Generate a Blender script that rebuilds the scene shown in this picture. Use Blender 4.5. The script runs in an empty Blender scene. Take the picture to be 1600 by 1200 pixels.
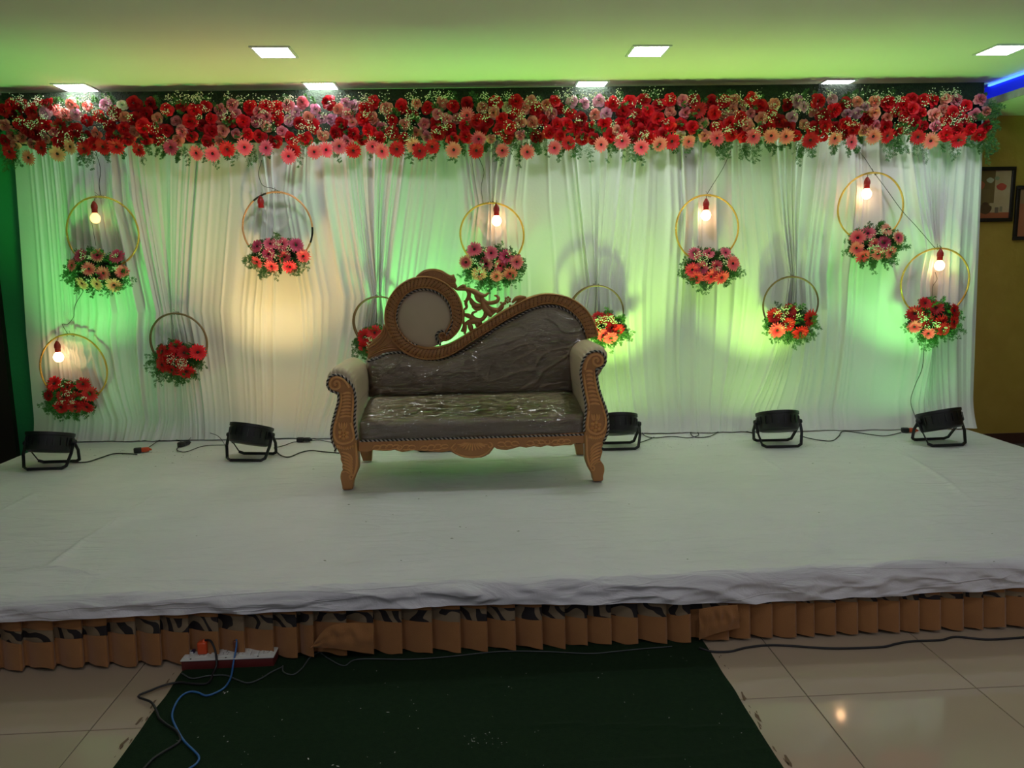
import bpy, bmesh, math, random
import numpy as np
from mathutils import Vector, Matrix, noise as mn

PI = math.pi
rnd = random.Random(7)
SC = bpy.context.scene
COL = SC.collection

# ------------------------------------------------------------------ camera
CAM_H, CAM_F = 1.5, 1200.0
PITCH, ROLL = math.radians(8.5), -0.018
RC = Matrix.Rotation(PI/2 - PITCH, 4, 'X') @ Matrix.Rotation(ROLL, 4, 'Z')
cam_data = bpy.data.cameras.new('camera')
cam_data.sensor_width = 36.0
cam_data.lens = 36.0*CAM_F/1600.0
cam_data.clip_start = 0.05
cam = bpy.data.objects.new('camera', cam_data)
cam.matrix_world = Matrix.Translation((0, 0, CAM_H)) @ RC
COL.objects.link(cam)
SC.camera = cam

# ------------------------------------------------------------------ exposure and world
SC.view_settings.view_transform = 'Standard'
SC.view_settings.look = 'None'
SC.view_settings.exposure = 0.0
SC.view_settings.gamma = 1.0
SC.view_settings.use_curve_mapping = False
world = bpy.data.worlds.new('world')
SC.world = world
world.use_nodes = True
bg = world.node_tree.nodes['Background']
bg.inputs[0].default_value = (0.90, 0.88, 1.0, 1)
bg.inputs[1].default_value = 0.17

# lamp levels (each lamp's light itself stays with its builder)
PANEL_W = 54.0          # emission of the square ceiling lights
BULB_W = 13.0           # emission of the small bulbs
PAR_W = 70.0            # stage lights on the floor of the stage, watts

# ------------------------------------------------------------------ pixel helpers
def ray(px, py):
    d = RC.to_3x3() @ Vector(((px-800)/CAM_F, -(py-600)/CAM_F, -1.0))
    return d
def PZ(px, py, z):
    d = ray(px, py); t = (z-CAM_H)/d.z
    return Vector((d.x*t, d.y*t, z))
def PL(px, py, P0, N):
    d = ray(px, py); o = Vector((0, 0, CAM_H))
    t = (P0-o).dot(N)/d.dot(N)
    return o+d*t
YAW = math.radians(3.0)
CY, SY = math.cos(YAW), math.sin(YAW)
def RW(u, v, z=0.0):            # room frame -> world
    return Vector((u*CY - v*SY, u*SY + v*CY, z))
def WR(P):                      # world -> room frame
    return (P.x*CY + P.y*SY, -P.x*SY + P.y*CY)
ZS = 0.29                       # top of the stage
ZC = 2.76                       # tray ceiling
ZF = 2.61                       # lower soffit round the room
V_FRONT, V_BACK, V_CEIL = 2.88, 5.98, 5.70

# ------------------------------------------------------------------ materials
def mat(name, col, rough=0.6, metal=0.0, var=None, bump=None, spec=0.5, coat=0.0, sheen=0.0, emit=None, rand=0.0):
    """var=(colour2, scale, detail, contrast) mottles the colour; bump=(scale, strength, detail, distance)"""
    m = bpy.data.materials.new(name); m.use_nodes = True
    nt = m.node_tree; b = nt.nodes['Principled BSDF']
    b.inputs['Base Color'].default_value = (*col, 1)
    b.inputs['Roughness'].default_value = rough
    b.inputs['Metallic'].default_value = metal
    b.inputs['Specular IOR Level'].default_value = spec
    b.inputs['Coat Weight'].default_value = coat
    b.inputs['Sheen Weight'].default_value = sheen
    tc = nt.nodes.new('ShaderNodeTexCoord')
    last = None
    if var:
        n = nt.nodes.new('ShaderNodeTexNoise'); n.inputs['Scale'].default_value = var[1]; n.inputs['Detail'].default_value = var[2]
        nt.links.new(tc.outputs['Object'], n.inputs['Vector'])
        r = nt.nodes.new('ShaderNodeValToRGB')
        r.color_ramp.elements[0].position = 0.5-0.5*var[3]; r.color_ramp.elements[1].position = 0.5+0.5*var[3]
        r.color_ramp.elements[0].color = (*col, 1); r.color_ramp.elements[1].color = (*var[0], 1)
        nt.links.new(n.outputs['Fac'], r.inputs['Fac'])
        last = r.outputs['Color']
    if rand:
        oi = nt.nodes.new('ShaderNodeObjectInfo')
        mr = nt.nodes.new('ShaderNodeMapRange'); mr.inputs['To Min'].default_value = 1-rand; mr.inputs['To Max'].default_value = 1+rand*0.6
        nt.links.new(oi.outputs['Random'], mr.inputs['Value'])
        hs = nt.nodes.new('ShaderNodeHueSaturation')
        if last: nt.links.new(last, hs.inputs['Color'])
        else: hs.inputs['Color'].default_value = (*col, 1)
        nt.links.new(mr.outputs['Result'], hs.inputs['Value'])
        last = hs.outputs['Color']
    if last: nt.links.new(last, b.inputs['Base Color'])
    if bump:
        n2 = nt.nodes.new('ShaderNodeTexNoise'); n2.inputs['Scale'].default_value = bump[0]; n2.inputs['Detail'].default_value = bump[2]
        nt.links.new(tc.outputs['Object'], n2.inputs['Vector'])
        bp = nt.nodes.new('ShaderNodeBump'); bp.inputs['Strength'].default_value = bump[1]; bp.inputs['Distance'].default_value = bump[3]
        nt.links.new(n2.outputs['Fac'], bp.inputs['Height']); nt.links.new(bp.outputs['Normal'], b.inputs['Normal'])
    if emit:
        b.inputs['Emission Color'].default_value = (*emit[0], 1); b.inputs['Emission Strength'].default_value = emit[1]
    return m
M = {}
M['green_wall'] = mat('green wall paint', (0.03, 0.29, 0.11), 0.55, var=((0.035, 0.33, 0.125), 3, 4, 0.5), bump=(30, 0.25, 5, 0.01))
M['mustard_wall'] = mat('mustard textured paint', (0.40, 0.27, 0.04), 0.6, var=((0.47, 0.33, 0.06), 5, 6, 0.6), bump=(9, 0.6, 6, 0.02))
M['ceiling'] = mat('ceiling paint', (0.84, 0.80, 0.66), 0.7, var=((0.81, 0.77, 0.63), 2, 5, 0.5), bump=(12, 0.15, 5, 0.01))
M['riser'] = mat('riser plaster', (0.55, 0.53, 0.45), 0.75, var=((0.38, 0.34, 0.26), 14, 5, 0.4), bump=(40, 0.4, 5, 0.01))
M['white_paint'] = mat('white paint', (0.75, 0.75, 0.75), 0.5)
M['grout'] = mat('dark grout', (0.09, 0.075, 0.055), 0.9)
M['tile'] = mat('cream vitrified tile', (0.37, 0.29, 0.205), 0.06, var=((0.41, 0.325, 0.235), 2.2, 5, 0.7), spec=0.5, rand=0.05)
M['carpet'] = mat('dark green carpet', (0.011, 0.027, 0.012), 0.95, var=((0.016, 0.038, 0.015), 60, 5, 0.7), bump=(380, 0.9, 3, 0.01), spec=0.1)
M['curtain'] = mat('white sheer cloth', (0.75, 0.75, 0.72), 0.7, sheen=0.25, spec=0.25, bump=(60, 0.08, 3, 0.01))
M['cover'] = mat('off white floor cover', (0.665, 0.65, 0.665), 0.5, var=((0.60, 0.59, 0.605), 3.5, 6, 0.6), spec=0.35)
M['maroon_box'] = mat('maroon painted board', (0.045, 0.014, 0.012), 0.6)
M['plinth'] = mat('dark board', (0.03, 0.022, 0.018), 0.7)
M['gold_cloth'] = mat('golden brown velour', (0.35, 0.150, 0.04), 0.8, var=((0.25, 0.10, 0.025), 9, 5, 0.7), sheen=0.3, bump=(300, 0.3, 2, 0.004))
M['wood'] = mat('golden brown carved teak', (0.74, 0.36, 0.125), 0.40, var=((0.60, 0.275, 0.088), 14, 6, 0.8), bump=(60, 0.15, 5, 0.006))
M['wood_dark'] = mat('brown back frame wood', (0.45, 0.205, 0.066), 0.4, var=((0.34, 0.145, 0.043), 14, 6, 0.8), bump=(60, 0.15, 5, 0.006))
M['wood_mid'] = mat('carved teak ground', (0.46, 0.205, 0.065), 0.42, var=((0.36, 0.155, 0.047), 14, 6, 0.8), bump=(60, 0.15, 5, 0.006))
M['wood_groove'] = mat('dark carved groove', (0.06, 0.022, 0.008), 0.6)  # antique patina, also painting in the weak shade of the grooves
M['rexine'] = mat('taupe rexine', (0.56, 0.435, 0.30), 0.42, var=((0.50, 0.385, 0.26), 7, 5, 0.6), bump=(220, 0.12, 3, 0.003))
M['rope_dark'] = mat('dark rope strand', (0.018, 0.015, 0.014), 0.5)
M['rope_silver'] = mat('silver rope strand', (0.42, 0.37, 0.32), 0.38, metal=0.3)
M['black'] = mat('black powder coated metal', (0.008, 0.008, 0.009), 0.42)
M['black_rubber'] = mat('black rubber', (0.010, 0.010, 0.011), 0.55)
M['grey_wire'] = mat('grey wire', (0.06, 0.07, 0.07), 0.5)
M['green_wire'] = mat('thin olive wire', (0.045, 0.055, 0.03), 0.6)
M['blue_wire'] = mat('blue wire', (0.025, 0.12, 0.33), 0.45)
M['orange_plastic'] = mat('orange plug plastic', (0.62, 0.07, 0.015), 0.4)
M['brown_plastic'] = mat('brown plug plastic', (0.16, 0.05, 0.02), 0.4)
M['red_plastic'] = mat('red bulb holder plastic', (0.33, 0.008, 0.010), 0.35)
M['white_plastic'] = mat('white plastic', (0.62, 0.62, 0.58), 0.35)
M['grey_plastic'] = mat('socket hole shade', (0.06, 0.06, 0.06), 0.5)
M['maroon_plastic'] = mat('maroon box plastic', (0.11, 0.014, 0.012), 0.5)
M['gold_foil'] = mat('gold foil tape', (0.83, 0.50, 0.12), 0.28, metal=0.9, bump=(160, 0.9, 3, 0.01))
M['copper_foil'] = mat('copper foil tape', (0.75, 0.40, 0.22), 0.35, metal=0.75, bump=(160, 0.7, 3, 0.01))
M['cane'] = mat('dull brown hoop', (0.20, 0.125, 0.06), 0.45, metal=0.3)
M['black_hoop'] = mat('bare black hoop', (0.012, 0.010, 0.010), 0.4)
M['foliage'] = mat('fern foliage', (0.035, 0.125, 0.022), 0.5, var=((0.07, 0.19, 0.04), 30, 3, 0.8))
M['stem'] = mat('green stem', (0.06, 0.14, 0.04), 0.6)
M['breath'] = mat('cream babys breath', (0.78, 0.76, 0.58), 0.6)
M['net'] = mat('dark green net board', (0.012, 0.022, 0.010), 0.9, var=((0.022, 0.04, 0.016), 40, 4, 0.6), bump=(90, 0.8, 4, 0.01))
M['flower_eye'] = mat('dark maroon flower eye', (0.035, 0.006, 0.008), 0.8, bump=(400, 0.8, 2, 0.004))
M['door'] = mat('dark brown door', (0.022, 0.011, 0.008), 0.5)
M['frame_black'] = mat('black picture frame', (0.012, 0.010, 0.009), 0.4)
M['debris'] = mat('dry green leaf bits', (0.06, 0.075, 0.03), 0.8)
M['residue'] = mat('brown tape residue', (0.12, 0.07, 0.035), 0.8)
M['lint'] = mat('white lint', (0.5, 0.5, 0.45), 0.8)

def petal_mat(name, inner, outer, p0=0.25, p1=0.95, rand=0.12):
    m = bpy.data.materials.new(name); m.use_nodes = True
    nt = m.node_tree; b = nt.nodes['Principled BSDF']; b.inputs['Roughness'].default_value = 0.55
    b.inputs['Specular IOR Level'].default_value = 0.3
    tc = nt.nodes.new('ShaderNodeTexCoord'); ln = nt.nodes.new('ShaderNodeVectorMath'); ln.operation = 'LENGTH'
    nt.links.new(tc.outputs['Object'], ln.inputs[0])
    r = nt.nodes.new('ShaderNodeValToRGB'); r.color_ramp.elements[0].position = p0; r.color_ramp.elements[1].position = p1
    r.color_ramp.elements[0].color = (*inner, 1); r.color_ramp.elements[1].color = (*outer, 1)
    nt.links.new(ln.outputs['Value'], r.inputs['Fac'])
    oi = nt.nodes.new('ShaderNodeObjectInfo')
    mr = nt.nodes.new('ShaderNodeMapRange'); mr.inputs['To Min'].default_value = 1-rand; mr.inputs['To Max'].default_value = 1+rand*0.6
    nt.links.new(oi.outputs['Random'], mr.inputs['Value'])
    hs = nt.nodes.new('ShaderNodeHueSaturation'); nt.links.new(r.outputs['Color'], hs.inputs['Color']); nt.links.new(mr.outputs['Result'], hs.inputs['Value'])
    nt.links.new(hs.outputs['Color'], b.inputs['Base Color'])
    return m
PM = {
 'red': petal_mat('red petals', (0.46, 0.004, 0.008), (0.80, 0.012, 0.026)),
 'deep': petal_mat('deep red petals', (0.30, 0.002, 0.005), (0.58, 0.006, 0.016)),
 'pinkred': petal_mat('pink red petals', (0.84, 0.025, 0.07), (0.94, 0.065, 0.13)),
 'pink': petal_mat('pink petals', (0.66, 0.05, 0.12), (0.90, 0.21, 0.31)),
 'magenta': petal_mat('magenta pink petals', (0.52, 0.03, 0.10), (0.78, 0.11, 0.24)),
 'salmon': petal_mat('salmon petals', (0.84, 0.05, 0.10), (0.95, 0.20, 0.24)),
 'peach': petal_mat('peach petals', (0.90, 0.12, 0.13), (0.96, 0.32, 0.25)),
 'cream': petal_mat('cream petals', (0.90, 0.22, 0.17), (0.96, 0.44, 0.30)),
 'bicolor': petal_mat('pink petals with cream tips', (0.60, 0.05, 0.10), (0.94, 0.52, 0.32), 0.5, 0.95),
}
RM = {
 'red': petal_mat('red rose', (0.68, 0.008, 0.018), (0.78, 0.012, 0.026), rand=0.3),
 'deep': petal_mat('deep red rose', (0.40, 0.003, 0.010), (0.52, 0.006, 0.016), rand=0.3),
 'pink': petal_mat('pink rose', (0.70, 0.13, 0.19), (0.82, 0.28, 0.33), rand=0.2),
 'lamplit': petal_mat('lilac pink rose', (0.66, 0.26, 0.42), (0.78, 0.42, 0.55), rand=0.1),
 'salmon': petal_mat('salmon rose', (0.76, 0.20, 0.17), (0.86, 0.34, 0.27), rand=0.2),
 'cream': petal_mat('cream rose', (0.74, 0.52, 0.30), (0.82, 0.66, 0.44), rand=0.1),
 'white': petal_mat('white rose', (0.80, 0.76, 0.64), (0.85, 0.82, 0.74), rand=0.05),
}

# ------------------------------------------------------------------ mesh builder
class MB:
    def __init__(s): s.v = []; s.f = []; s.m = []
    def add(s, vs, fs, mi=0):
        o = len(s.v); s.v.extend([tuple(p) for p in vs])
        s.f.extend([tuple(i+o for i in f) for f in fs]); s.m.extend([mi]*len(fs))
    def grid(s, rows, mi=0, closed=False):
        n, k = len(rows), len(rows[0]); o = len(s.v)
        for r in rows: s.v.extend([tuple(p) for p in r])
        for i in range(n-1):
            for j in range(k if closed else k-1):
                a = o+i*k+j; b = o+i*k+(j+1) % k; c = o+(i+1)*k+(j+1) % k; d = o+(i+1)*k+j
                s.f.append((a, b, c, d)); s.m.append(mi)
    def box(s, c, d, R=None, mi=0):
        vs = []
        for z in (-1, 1):
            for x, y in ((-1, -1), (1, -1), (1, 1), (-1, 1)):
                p = Vector((x*d[0]/2, y*d[1]/2, z*d[2]/2))
                if R: p = R @ p
                vs.append(p+Vector(c))
        s.add(vs, [(3, 2, 1, 0), (4, 5, 6, 7), (0, 1, 5, 4), (1, 2, 6, 5), (2, 3, 7, 6), (3, 0, 4, 7)], mi)
    def bbox(s, c, d, b, R=None, mi=0):        # box with chamfered edges
        t = bmesh.new(); bmesh.ops.create_cube(t, size=1.0)
        bmesh.ops.scale(t, vec=Vector(d), verts=t.verts)
        bmesh.ops.bevel(t, geom=t.edges[:], offset=b, segments=2, affect='EDGES', profile=0.6)
        if R: bmesh.ops.transform(t, matrix=R.to_4x4(), verts=t.verts)
        bmesh.ops.translate(t, vec=Vector(c), verts=t.verts)
        t.verts.index_update()
        s.add([v.co[:] for v in t.verts], [[v.index for v in f.verts] for f in t.faces], mi); t.free()
    def tube(s, pts, rad, n=6, mi=0, cap=True, flat=1.0, fdir=None):
        pts = [Vector(p) for p in pts]; k = len(pts)
        if not hasattr(rad, '__len__'): rad = [rad]*k
        T = [(pts[min(i+1, k-1)]-pts[max(i-1, 0)]).normalized() for i in range(k)]
        up = Vector(fdir) if fdir else (Vector((0, 0, 1)) if abs(T[0].z) < 0.9 else Vector((1, 0, 0)))
        N = (up-T[0]*up.dot(T[0])).normalized()
        rows = []
        for i in range(k):
            if fdir: N = (up-T[i]*up.dot(T[i])).normalized()
            else: N = (N-T[i]*N.dot(T[i])).normalized()
            B = T[i].cross(N)
            rows.append([pts[i]+(N*math.cos(a)*flat+B*math.sin(a))*rad[i] for a in [2*PI*j/n for j in range(n)]])
        o = len(s.v); s.grid(rows, mi, True)
        if cap:
            s.f.append(tuple(o+j for j in range(n))[::-1]); s.m.append(mi)
            e = o+(k-1)*n; s.f.append(tuple(e+j for j in range(n))); s.m.append(mi)
    def lathe(s, prof, c=(0, 0, 0), R=None, n=20, mi=0):
        rows = []
        for r, z in prof:
            row = []
            for j in range(n):
                a = 2*PI*j/n; p = Vector((r*math.cos(a), r*math.sin(a), z))
                if R: p = R @ p
                row.append(p+Vector(c))
            rows.append(row)
        s.grid(rows, mi, True)
    def build(s, name, mats, parent=None, smooth=True, loc=None, rot=None, sharp=None):
        me = bpy.data.meshes.new(name)
        me.from_pydata([tuple(p) for p in s.v], [], s.f)
        if not isinstance(mats, (list, tuple)): mats = [mats]
        for m in mats: me.materials.append(m)
        if len(mats) > 1: me.polygons.foreach_set('material_index', s.m)
        if smooth: me.polygons.foreach_set('use_smooth', [True]*len(me.polygons))
        me.update()
        if smooth and sharp: me.set_sharp_from_angle(angle=math.radians(sharp))
        return link(me, name, parent, loc, rot)
def link(me, name, parent=None, loc=None, rot=None):
    o = bpy.data.objects.new(name, me); COL.objects.link(o)
    if parent: o.parent = parent
    if loc is not None: o.location = loc
    if rot is not None: o.rotation_euler = rot
    return o
def tag(o, label, cat, group=None):
    o['label'] = label; o['category'] = cat
    if group: o['group'] = group
    return o
def thing(name, label, cat, loc=(0, 0, 0), rz=0.0, group=None):
    o = bpy.data.objects.new(name, None); o.empty_display_size = 0.1; COL.objects.link(o)
    o.location = loc; o.rotation_euler = (0, 0, rz)
    return tag(o, label, cat, group)
def struct(o): o['kind'] = 'structure'; return o
def stuff(o): o['kind'] = 'stuff'; return o
def catmull(pts, step):
    """resample a list of tuples (any dimension) with a Catmull-Rom curve at about `step` in the first two coordinates"""
    P = [np.array(p, float) for p in pts]; P = [2*P[0]-P[1]]+P+[2*P[-1]-P[-2]]
    out = []
    for i in range(1, len(P)-2):
        d = np.linalg.norm((P[i+1]-P[i])[:3 if len(pts[0]) == 3 else 2]); n = max(1, int(d/step))
        for j in range(n):
            t = j/n
            out.append(0.5*((2*P[i])+(-P[i-1]+P[i+1])*t+(2*P[i-1]-5*P[i]+4*P[i+1]-P[i+2])*t*t+(-P[i-1]+3*P[i]-3*P[i+1]+P[i+2])*t**3))
    out.append(P[-2])
    return out
def align(n, spin=0.0):        # rotation taking +Z to n
    q = Vector((0, 0, 1)).rotation_difference(Vector(n).normalized())
    return q.to_matrix() @ Matrix.Rotation(spin, 3, 'Z')

# ================================================================== ROOM SHELL
def quad_slab(name, a, b, z0, z1, m, thick=0.1, kindpar=None):
    """vertical wall from room point a to b (u,v)"""
    mb = MB(); A = Vector((a[0], a[1], 0)); B = Vector((b[0], b[1], 0))
    n = Vector((-(B-A).y, (B-A).x, 0)).normalized()*thick
    p = [A, B, B+n, A+n]
    vs = [RW(q.x, q.y, z0) for q in p]+[RW(q.x, q.y, z1) for q in p]
    mb.add(vs, [(3, 2, 1, 0), (4, 5, 6, 7), (0, 1, 5, 4), (1, 2, 6, 5), (2, 3, 7, 6), (3, 0, 4, 7)])
    return mb.build(name, m, kindpar, smooth=False)
struct(quad_slab('wall_back_left', (-5.6, V_BACK), (0.0, V_BACK), 0, ZF, M['green_wall']))
struct(quad_slab('wall_back_right', (0.0, V_BACK), (6.2, V_BACK), 0, ZF, M['mustard_wall']))
struct(quad_slab('wall_left', (-5.6, -1.5), (-5.6, V_BACK+0.1), 0, ZC+0.1, M['green_wall']))
struct(quad_slab('wall_right', (6.2, V_BACK+0.1), (6.2, -1.5), 0, ZC+0.1, M['mustard_wall']))
# tray ceiling with risers and the lower soffit round it
TU0, TU1 = -3.42, 3.80
mb = MB()
def rbox(mb, u0, u1, v0, v1, z0, z1, mi=0):
    vs = [RW(u, v, z) for z in (z0, z1) for u, v in ((u0, v0), (u1, v0), (u1, v1), (u0, v1))]
    mb.add(vs, [(3, 2, 1, 0), (4, 5, 6, 7), (0, 1, 5, 4), (1, 2, 6, 5), (2, 3, 7, 6), (3, 0, 4, 7)], mi)
rbox(mb, TU0-0.05, TU1+0.05, -1.5, V_CEIL+0.05, ZC, ZC+0.1)
ceil = struct(mb.build('ceiling', M['ceiling'], smooth=False))
mb = MB(); rbox(mb, -5.6, TU0, -1.5, V_BACK+0.1, ZF, ZC+0.1); o = struct(mb.build('trim_1', M['ceiling'], smooth=False))
mb = MB(); rbox(mb, TU1, 6.2, -1.5, V_BACK+0.1, ZF, ZC+0.1); o = struct(mb.build('trim_2', M['ceiling'], smooth=False))
mb = MB(); rbox(mb, TU0, TU1, V_CEIL, V_BACK+0.1, ZF, ZC+0.1); o = struct(mb.build('trim_3', mat('unlit dark riser', (0.040, 0.035, 0.026), 0.8, var=((0.05, 0.045, 0.035), 9, 5, 0.6)), smooth=False))  # the back riser's lack of light is put into its dark colour
# ragged plaster lip along the ceiling edge
mb = MB(); rr = random.Random(3); row0, row1, row2 = [], [], []
for i in range(420):
    u = TU0+(TU1-TU0)*i/419; j = 0.010*mn.noise(Vector((u*9, 0, 0)))+0.005*rr.random()
    row0.append(RW(u, V_CEIL-0.05, ZC-0.001)); row1.append(RW(u, V_CEIL-0.02+j, ZC-0.008-abs(j)*0.8)); row2.append(RW(u, V_CEIL, ZC-0.014-abs(j)))
mb.grid([row0, row1, row2]); struct(mb.build('trim_4', M['ceiling']))
# blue light strip high on the right riser
strip = thing('light_strip', 'glowing blue strip light along the right edge of the raised ceiling', 'strip light', RW(TU1, 4.5, ZC))
mb = MB()
def lbox(mb, root, u0, u1, v0, v1, z0, z1, mi=0):
    o = len(mb.v); rbox(mb, u0, u1, v0, v1, z0, z1, mi)
    L = Vector(root.location)
    for i in range(o, len(mb.v)): mb.v[i] = tuple(Vector(mb.v[i])-L)
lbox(mb, strip, TU1-0.012, TU1-0.004, 2.0, 5.66, ZC-0.098, ZC-0.012)
mb.build('diffuser', mat('blue riser glow', (0.02, 0.03, 0.4), 0.5, emit=((0.006, 0.016, 1.0), 0.42)), strip, smooth=False)  # self-lit band stands in for the tube's blue light on the riser face
mb = MB(); lbox(mb, strip, TU1-0.030, TU1-0.014, 2.0, 5.60, ZC-0.018, ZC-0.006)
mb.build('led_tube', mat('blue led', (0.05, 0.1, 0.6), 0.5, emit=((0.04, 0.14, 1.0), 5.0)), strip, smooth=False)
mb = MB(); lbox(mb, strip, TU1-0.010, TU1-0.001, 2.0, 5.66, ZC-0.15, ZC-0.099); mb.build('backing_board', M['riser'], strip, smooth=False)

# floor: grout bed + tiles
mb = MB(); rbox(mb, -5.6, 6.2, -1.5, V_BACK, -0.10, -0.004)
floor = struct(mb.build('floor', M['grout'], smooth=False))
TS, TU, TV = 0.6135, 1.147, 2.445
t = bmesh.new(); bmesh.ops.create_cube(t, size=1.0)
bmesh.ops.scale(t, vec=Vector((TS-0.0035, TS-0.0035, 0.02)), verts=t.verts)
bmesh.ops.bevel(t, geom=[e for e in t.edges if all(v.co.z > 0 for v in e.verts)], offset=0.0012, segments=1, affect='EDGES')
tile_me = bpy.data.meshes.new('tile'); t.to_mesh(tile_me); t.free(); tile_me.materials.append(M['tile'])
for iu in range(-7, 9):
    for iv in range(-6, 6):
        u = TU+(iu+0.5)*TS; v = TV+(iv+0.5)*TS
        if v > V_BACK-0.2: continue
        if iv >= 1 and -3.4 < u < 3.2: continue
        if iv >= 1 and u < -3.4: continue
        o = link(tile_me, 'tile', floor, RW(u, v, -0.0105+0.0006*rnd.random()), (0, 0, YAW))
# baseboard and door at the back
mb = MB(); rbox(mb, 3.0, 6.2, V_BACK-0.015, V_BACK, 0, 0.09); struct(mb.build('baseboard_back', mat('brown skirting', (0.07, 0.03, 0.02), 0.4), smooth=False))
du = WR(PL(17, 582, RW(0, V_BACK, 0), RW(0, 1, 0)))[0]
mb = MB(); rbox(mb, du-0.07, du, V_BACK-0.05, V_BACK, 0, 2.16); rbox(mb, du-1.07, du-1.0, V_BACK-0.05, V_BACK, 0, 2.16); rbox(mb, du-1.07, du, V_BACK-0.05, V_BACK, 2.1, 2.16)
door = struct(mb.build('door_1', M['door'], smooth=False))
mb = MB(); rbox(mb, du-1.0, du-0.07, V_BACK-0.03, V_BACK-0.004, 0.01, 2.10); mb.build('door_leaf', M['door'], door, smooth=False)
mb = MB()
for z0, z1 in ((0.15, 0.95), (1.1, 1.95)):
    rbox(mb, du-0.9, du-0.17, V_BACK-0.038, V_BACK-0.030, z0, z1)
mb.build('door_panel', M['door'], door, smooth=False)
mb = MB(); mb.tube([RW(du-0.93, V_BACK-0.06, 0.95), RW(du-0.93, V_BACK-0.06, 1.12)], 0.009, 8); mb.build('door_handle', mat('steel', (0.4, 0.4, 0.4), 0.3, metal=1), door)

# ================================================================== CEILING LIGHTS
def ceiling_light(u, v, label):
    s = 0.098
    t = thing('ceiling_light', label, 'ceiling light', RW(u, v, ZC), YAW, 'square recessed ceiling lights')
    mb = MB()
    for a, b, c, d in ((-s-.016, s+.016, -s-.016, -s), (-s-.016, s+.016, s, s+.016), (-s-.016, -s, -s, s), (s, s+.016, -s, s)):
        mb.box(((a+b)/2, (c+d)/2, -0.004), (b-a, d-c, 0.008))
    mb.build('frame', M['white_paint'], t, smooth=False)
    mb = MB(); mb.box((0, 0, -0.0035), (2*s, 2*s, 0.005))
    mb.build('diffuser', mat('lit diffuser', (0.9, 0.9, 0.9), 0.4, emit=((0.93, 0.94, 1.04), PANEL_W)), t, smooth=False)
for u, lb in ((-2.60, 'square ceiling light above the left end of the flower border'), (-0.975, 'square ceiling light above the flowers, left of the sofa back'),
              (0.876, 'square ceiling light over the flowers, right of the bulb above the sofa'), (2.61, 'square ceiling light above the right end of the flower border')):
    ceiling_light(u, 5.54, lb)
for u, lb in ((-1.086, 'square ceiling light nearer the viewer, left of centre'), (1.085, 'square ceiling light nearer the viewer, right of centre'),
              (3.245, 'square ceiling light cut by the right edge of the photo')):
    ceiling_light(u, 4.71, lb)
for v in (1.35, -0.45):         # unseen lamp rows added overhead as fill for the stage front and sofa
    for u, w in ((-1.086, 'left'), (1.085, 'middle'), (3.245, 'right')):
        ceiling_light(u, v, 'unseen square fill light added over the viewer, %s one of the %s row, outside the photo' % (w, 'nearer' if v > 0 else 'rear'))

# ================================================================== STAGE
SU0, SU1 = -3.10, 3.56
SV1 = 5.86
stage = thing('stage_platform', 'low wide stage platform under the sofa and backdrop', 'stage', RW(0, V_FRONT, 0), YAW)
mb = MB(); mb.box(((SU0+SU1)/2, (SV1-V_FRONT)/2+0.08, ZS/2-0.02), (SU1-SU0-0.02, SV1-V_FRONT-0.18, ZS-0.04)); mb.build('frame', M['plinth'], stage, smooth=False)
mb = MB(); mb.box(((SU0+SU1)/2, (SV1-V_FRONT)/2+0.01, ZS-0.018), (SU1-SU0-0.02, SV1-V_FRONT-0.04, 0.024)); mb.build('deck', M['plinth'], stage, smooth=False)
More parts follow.
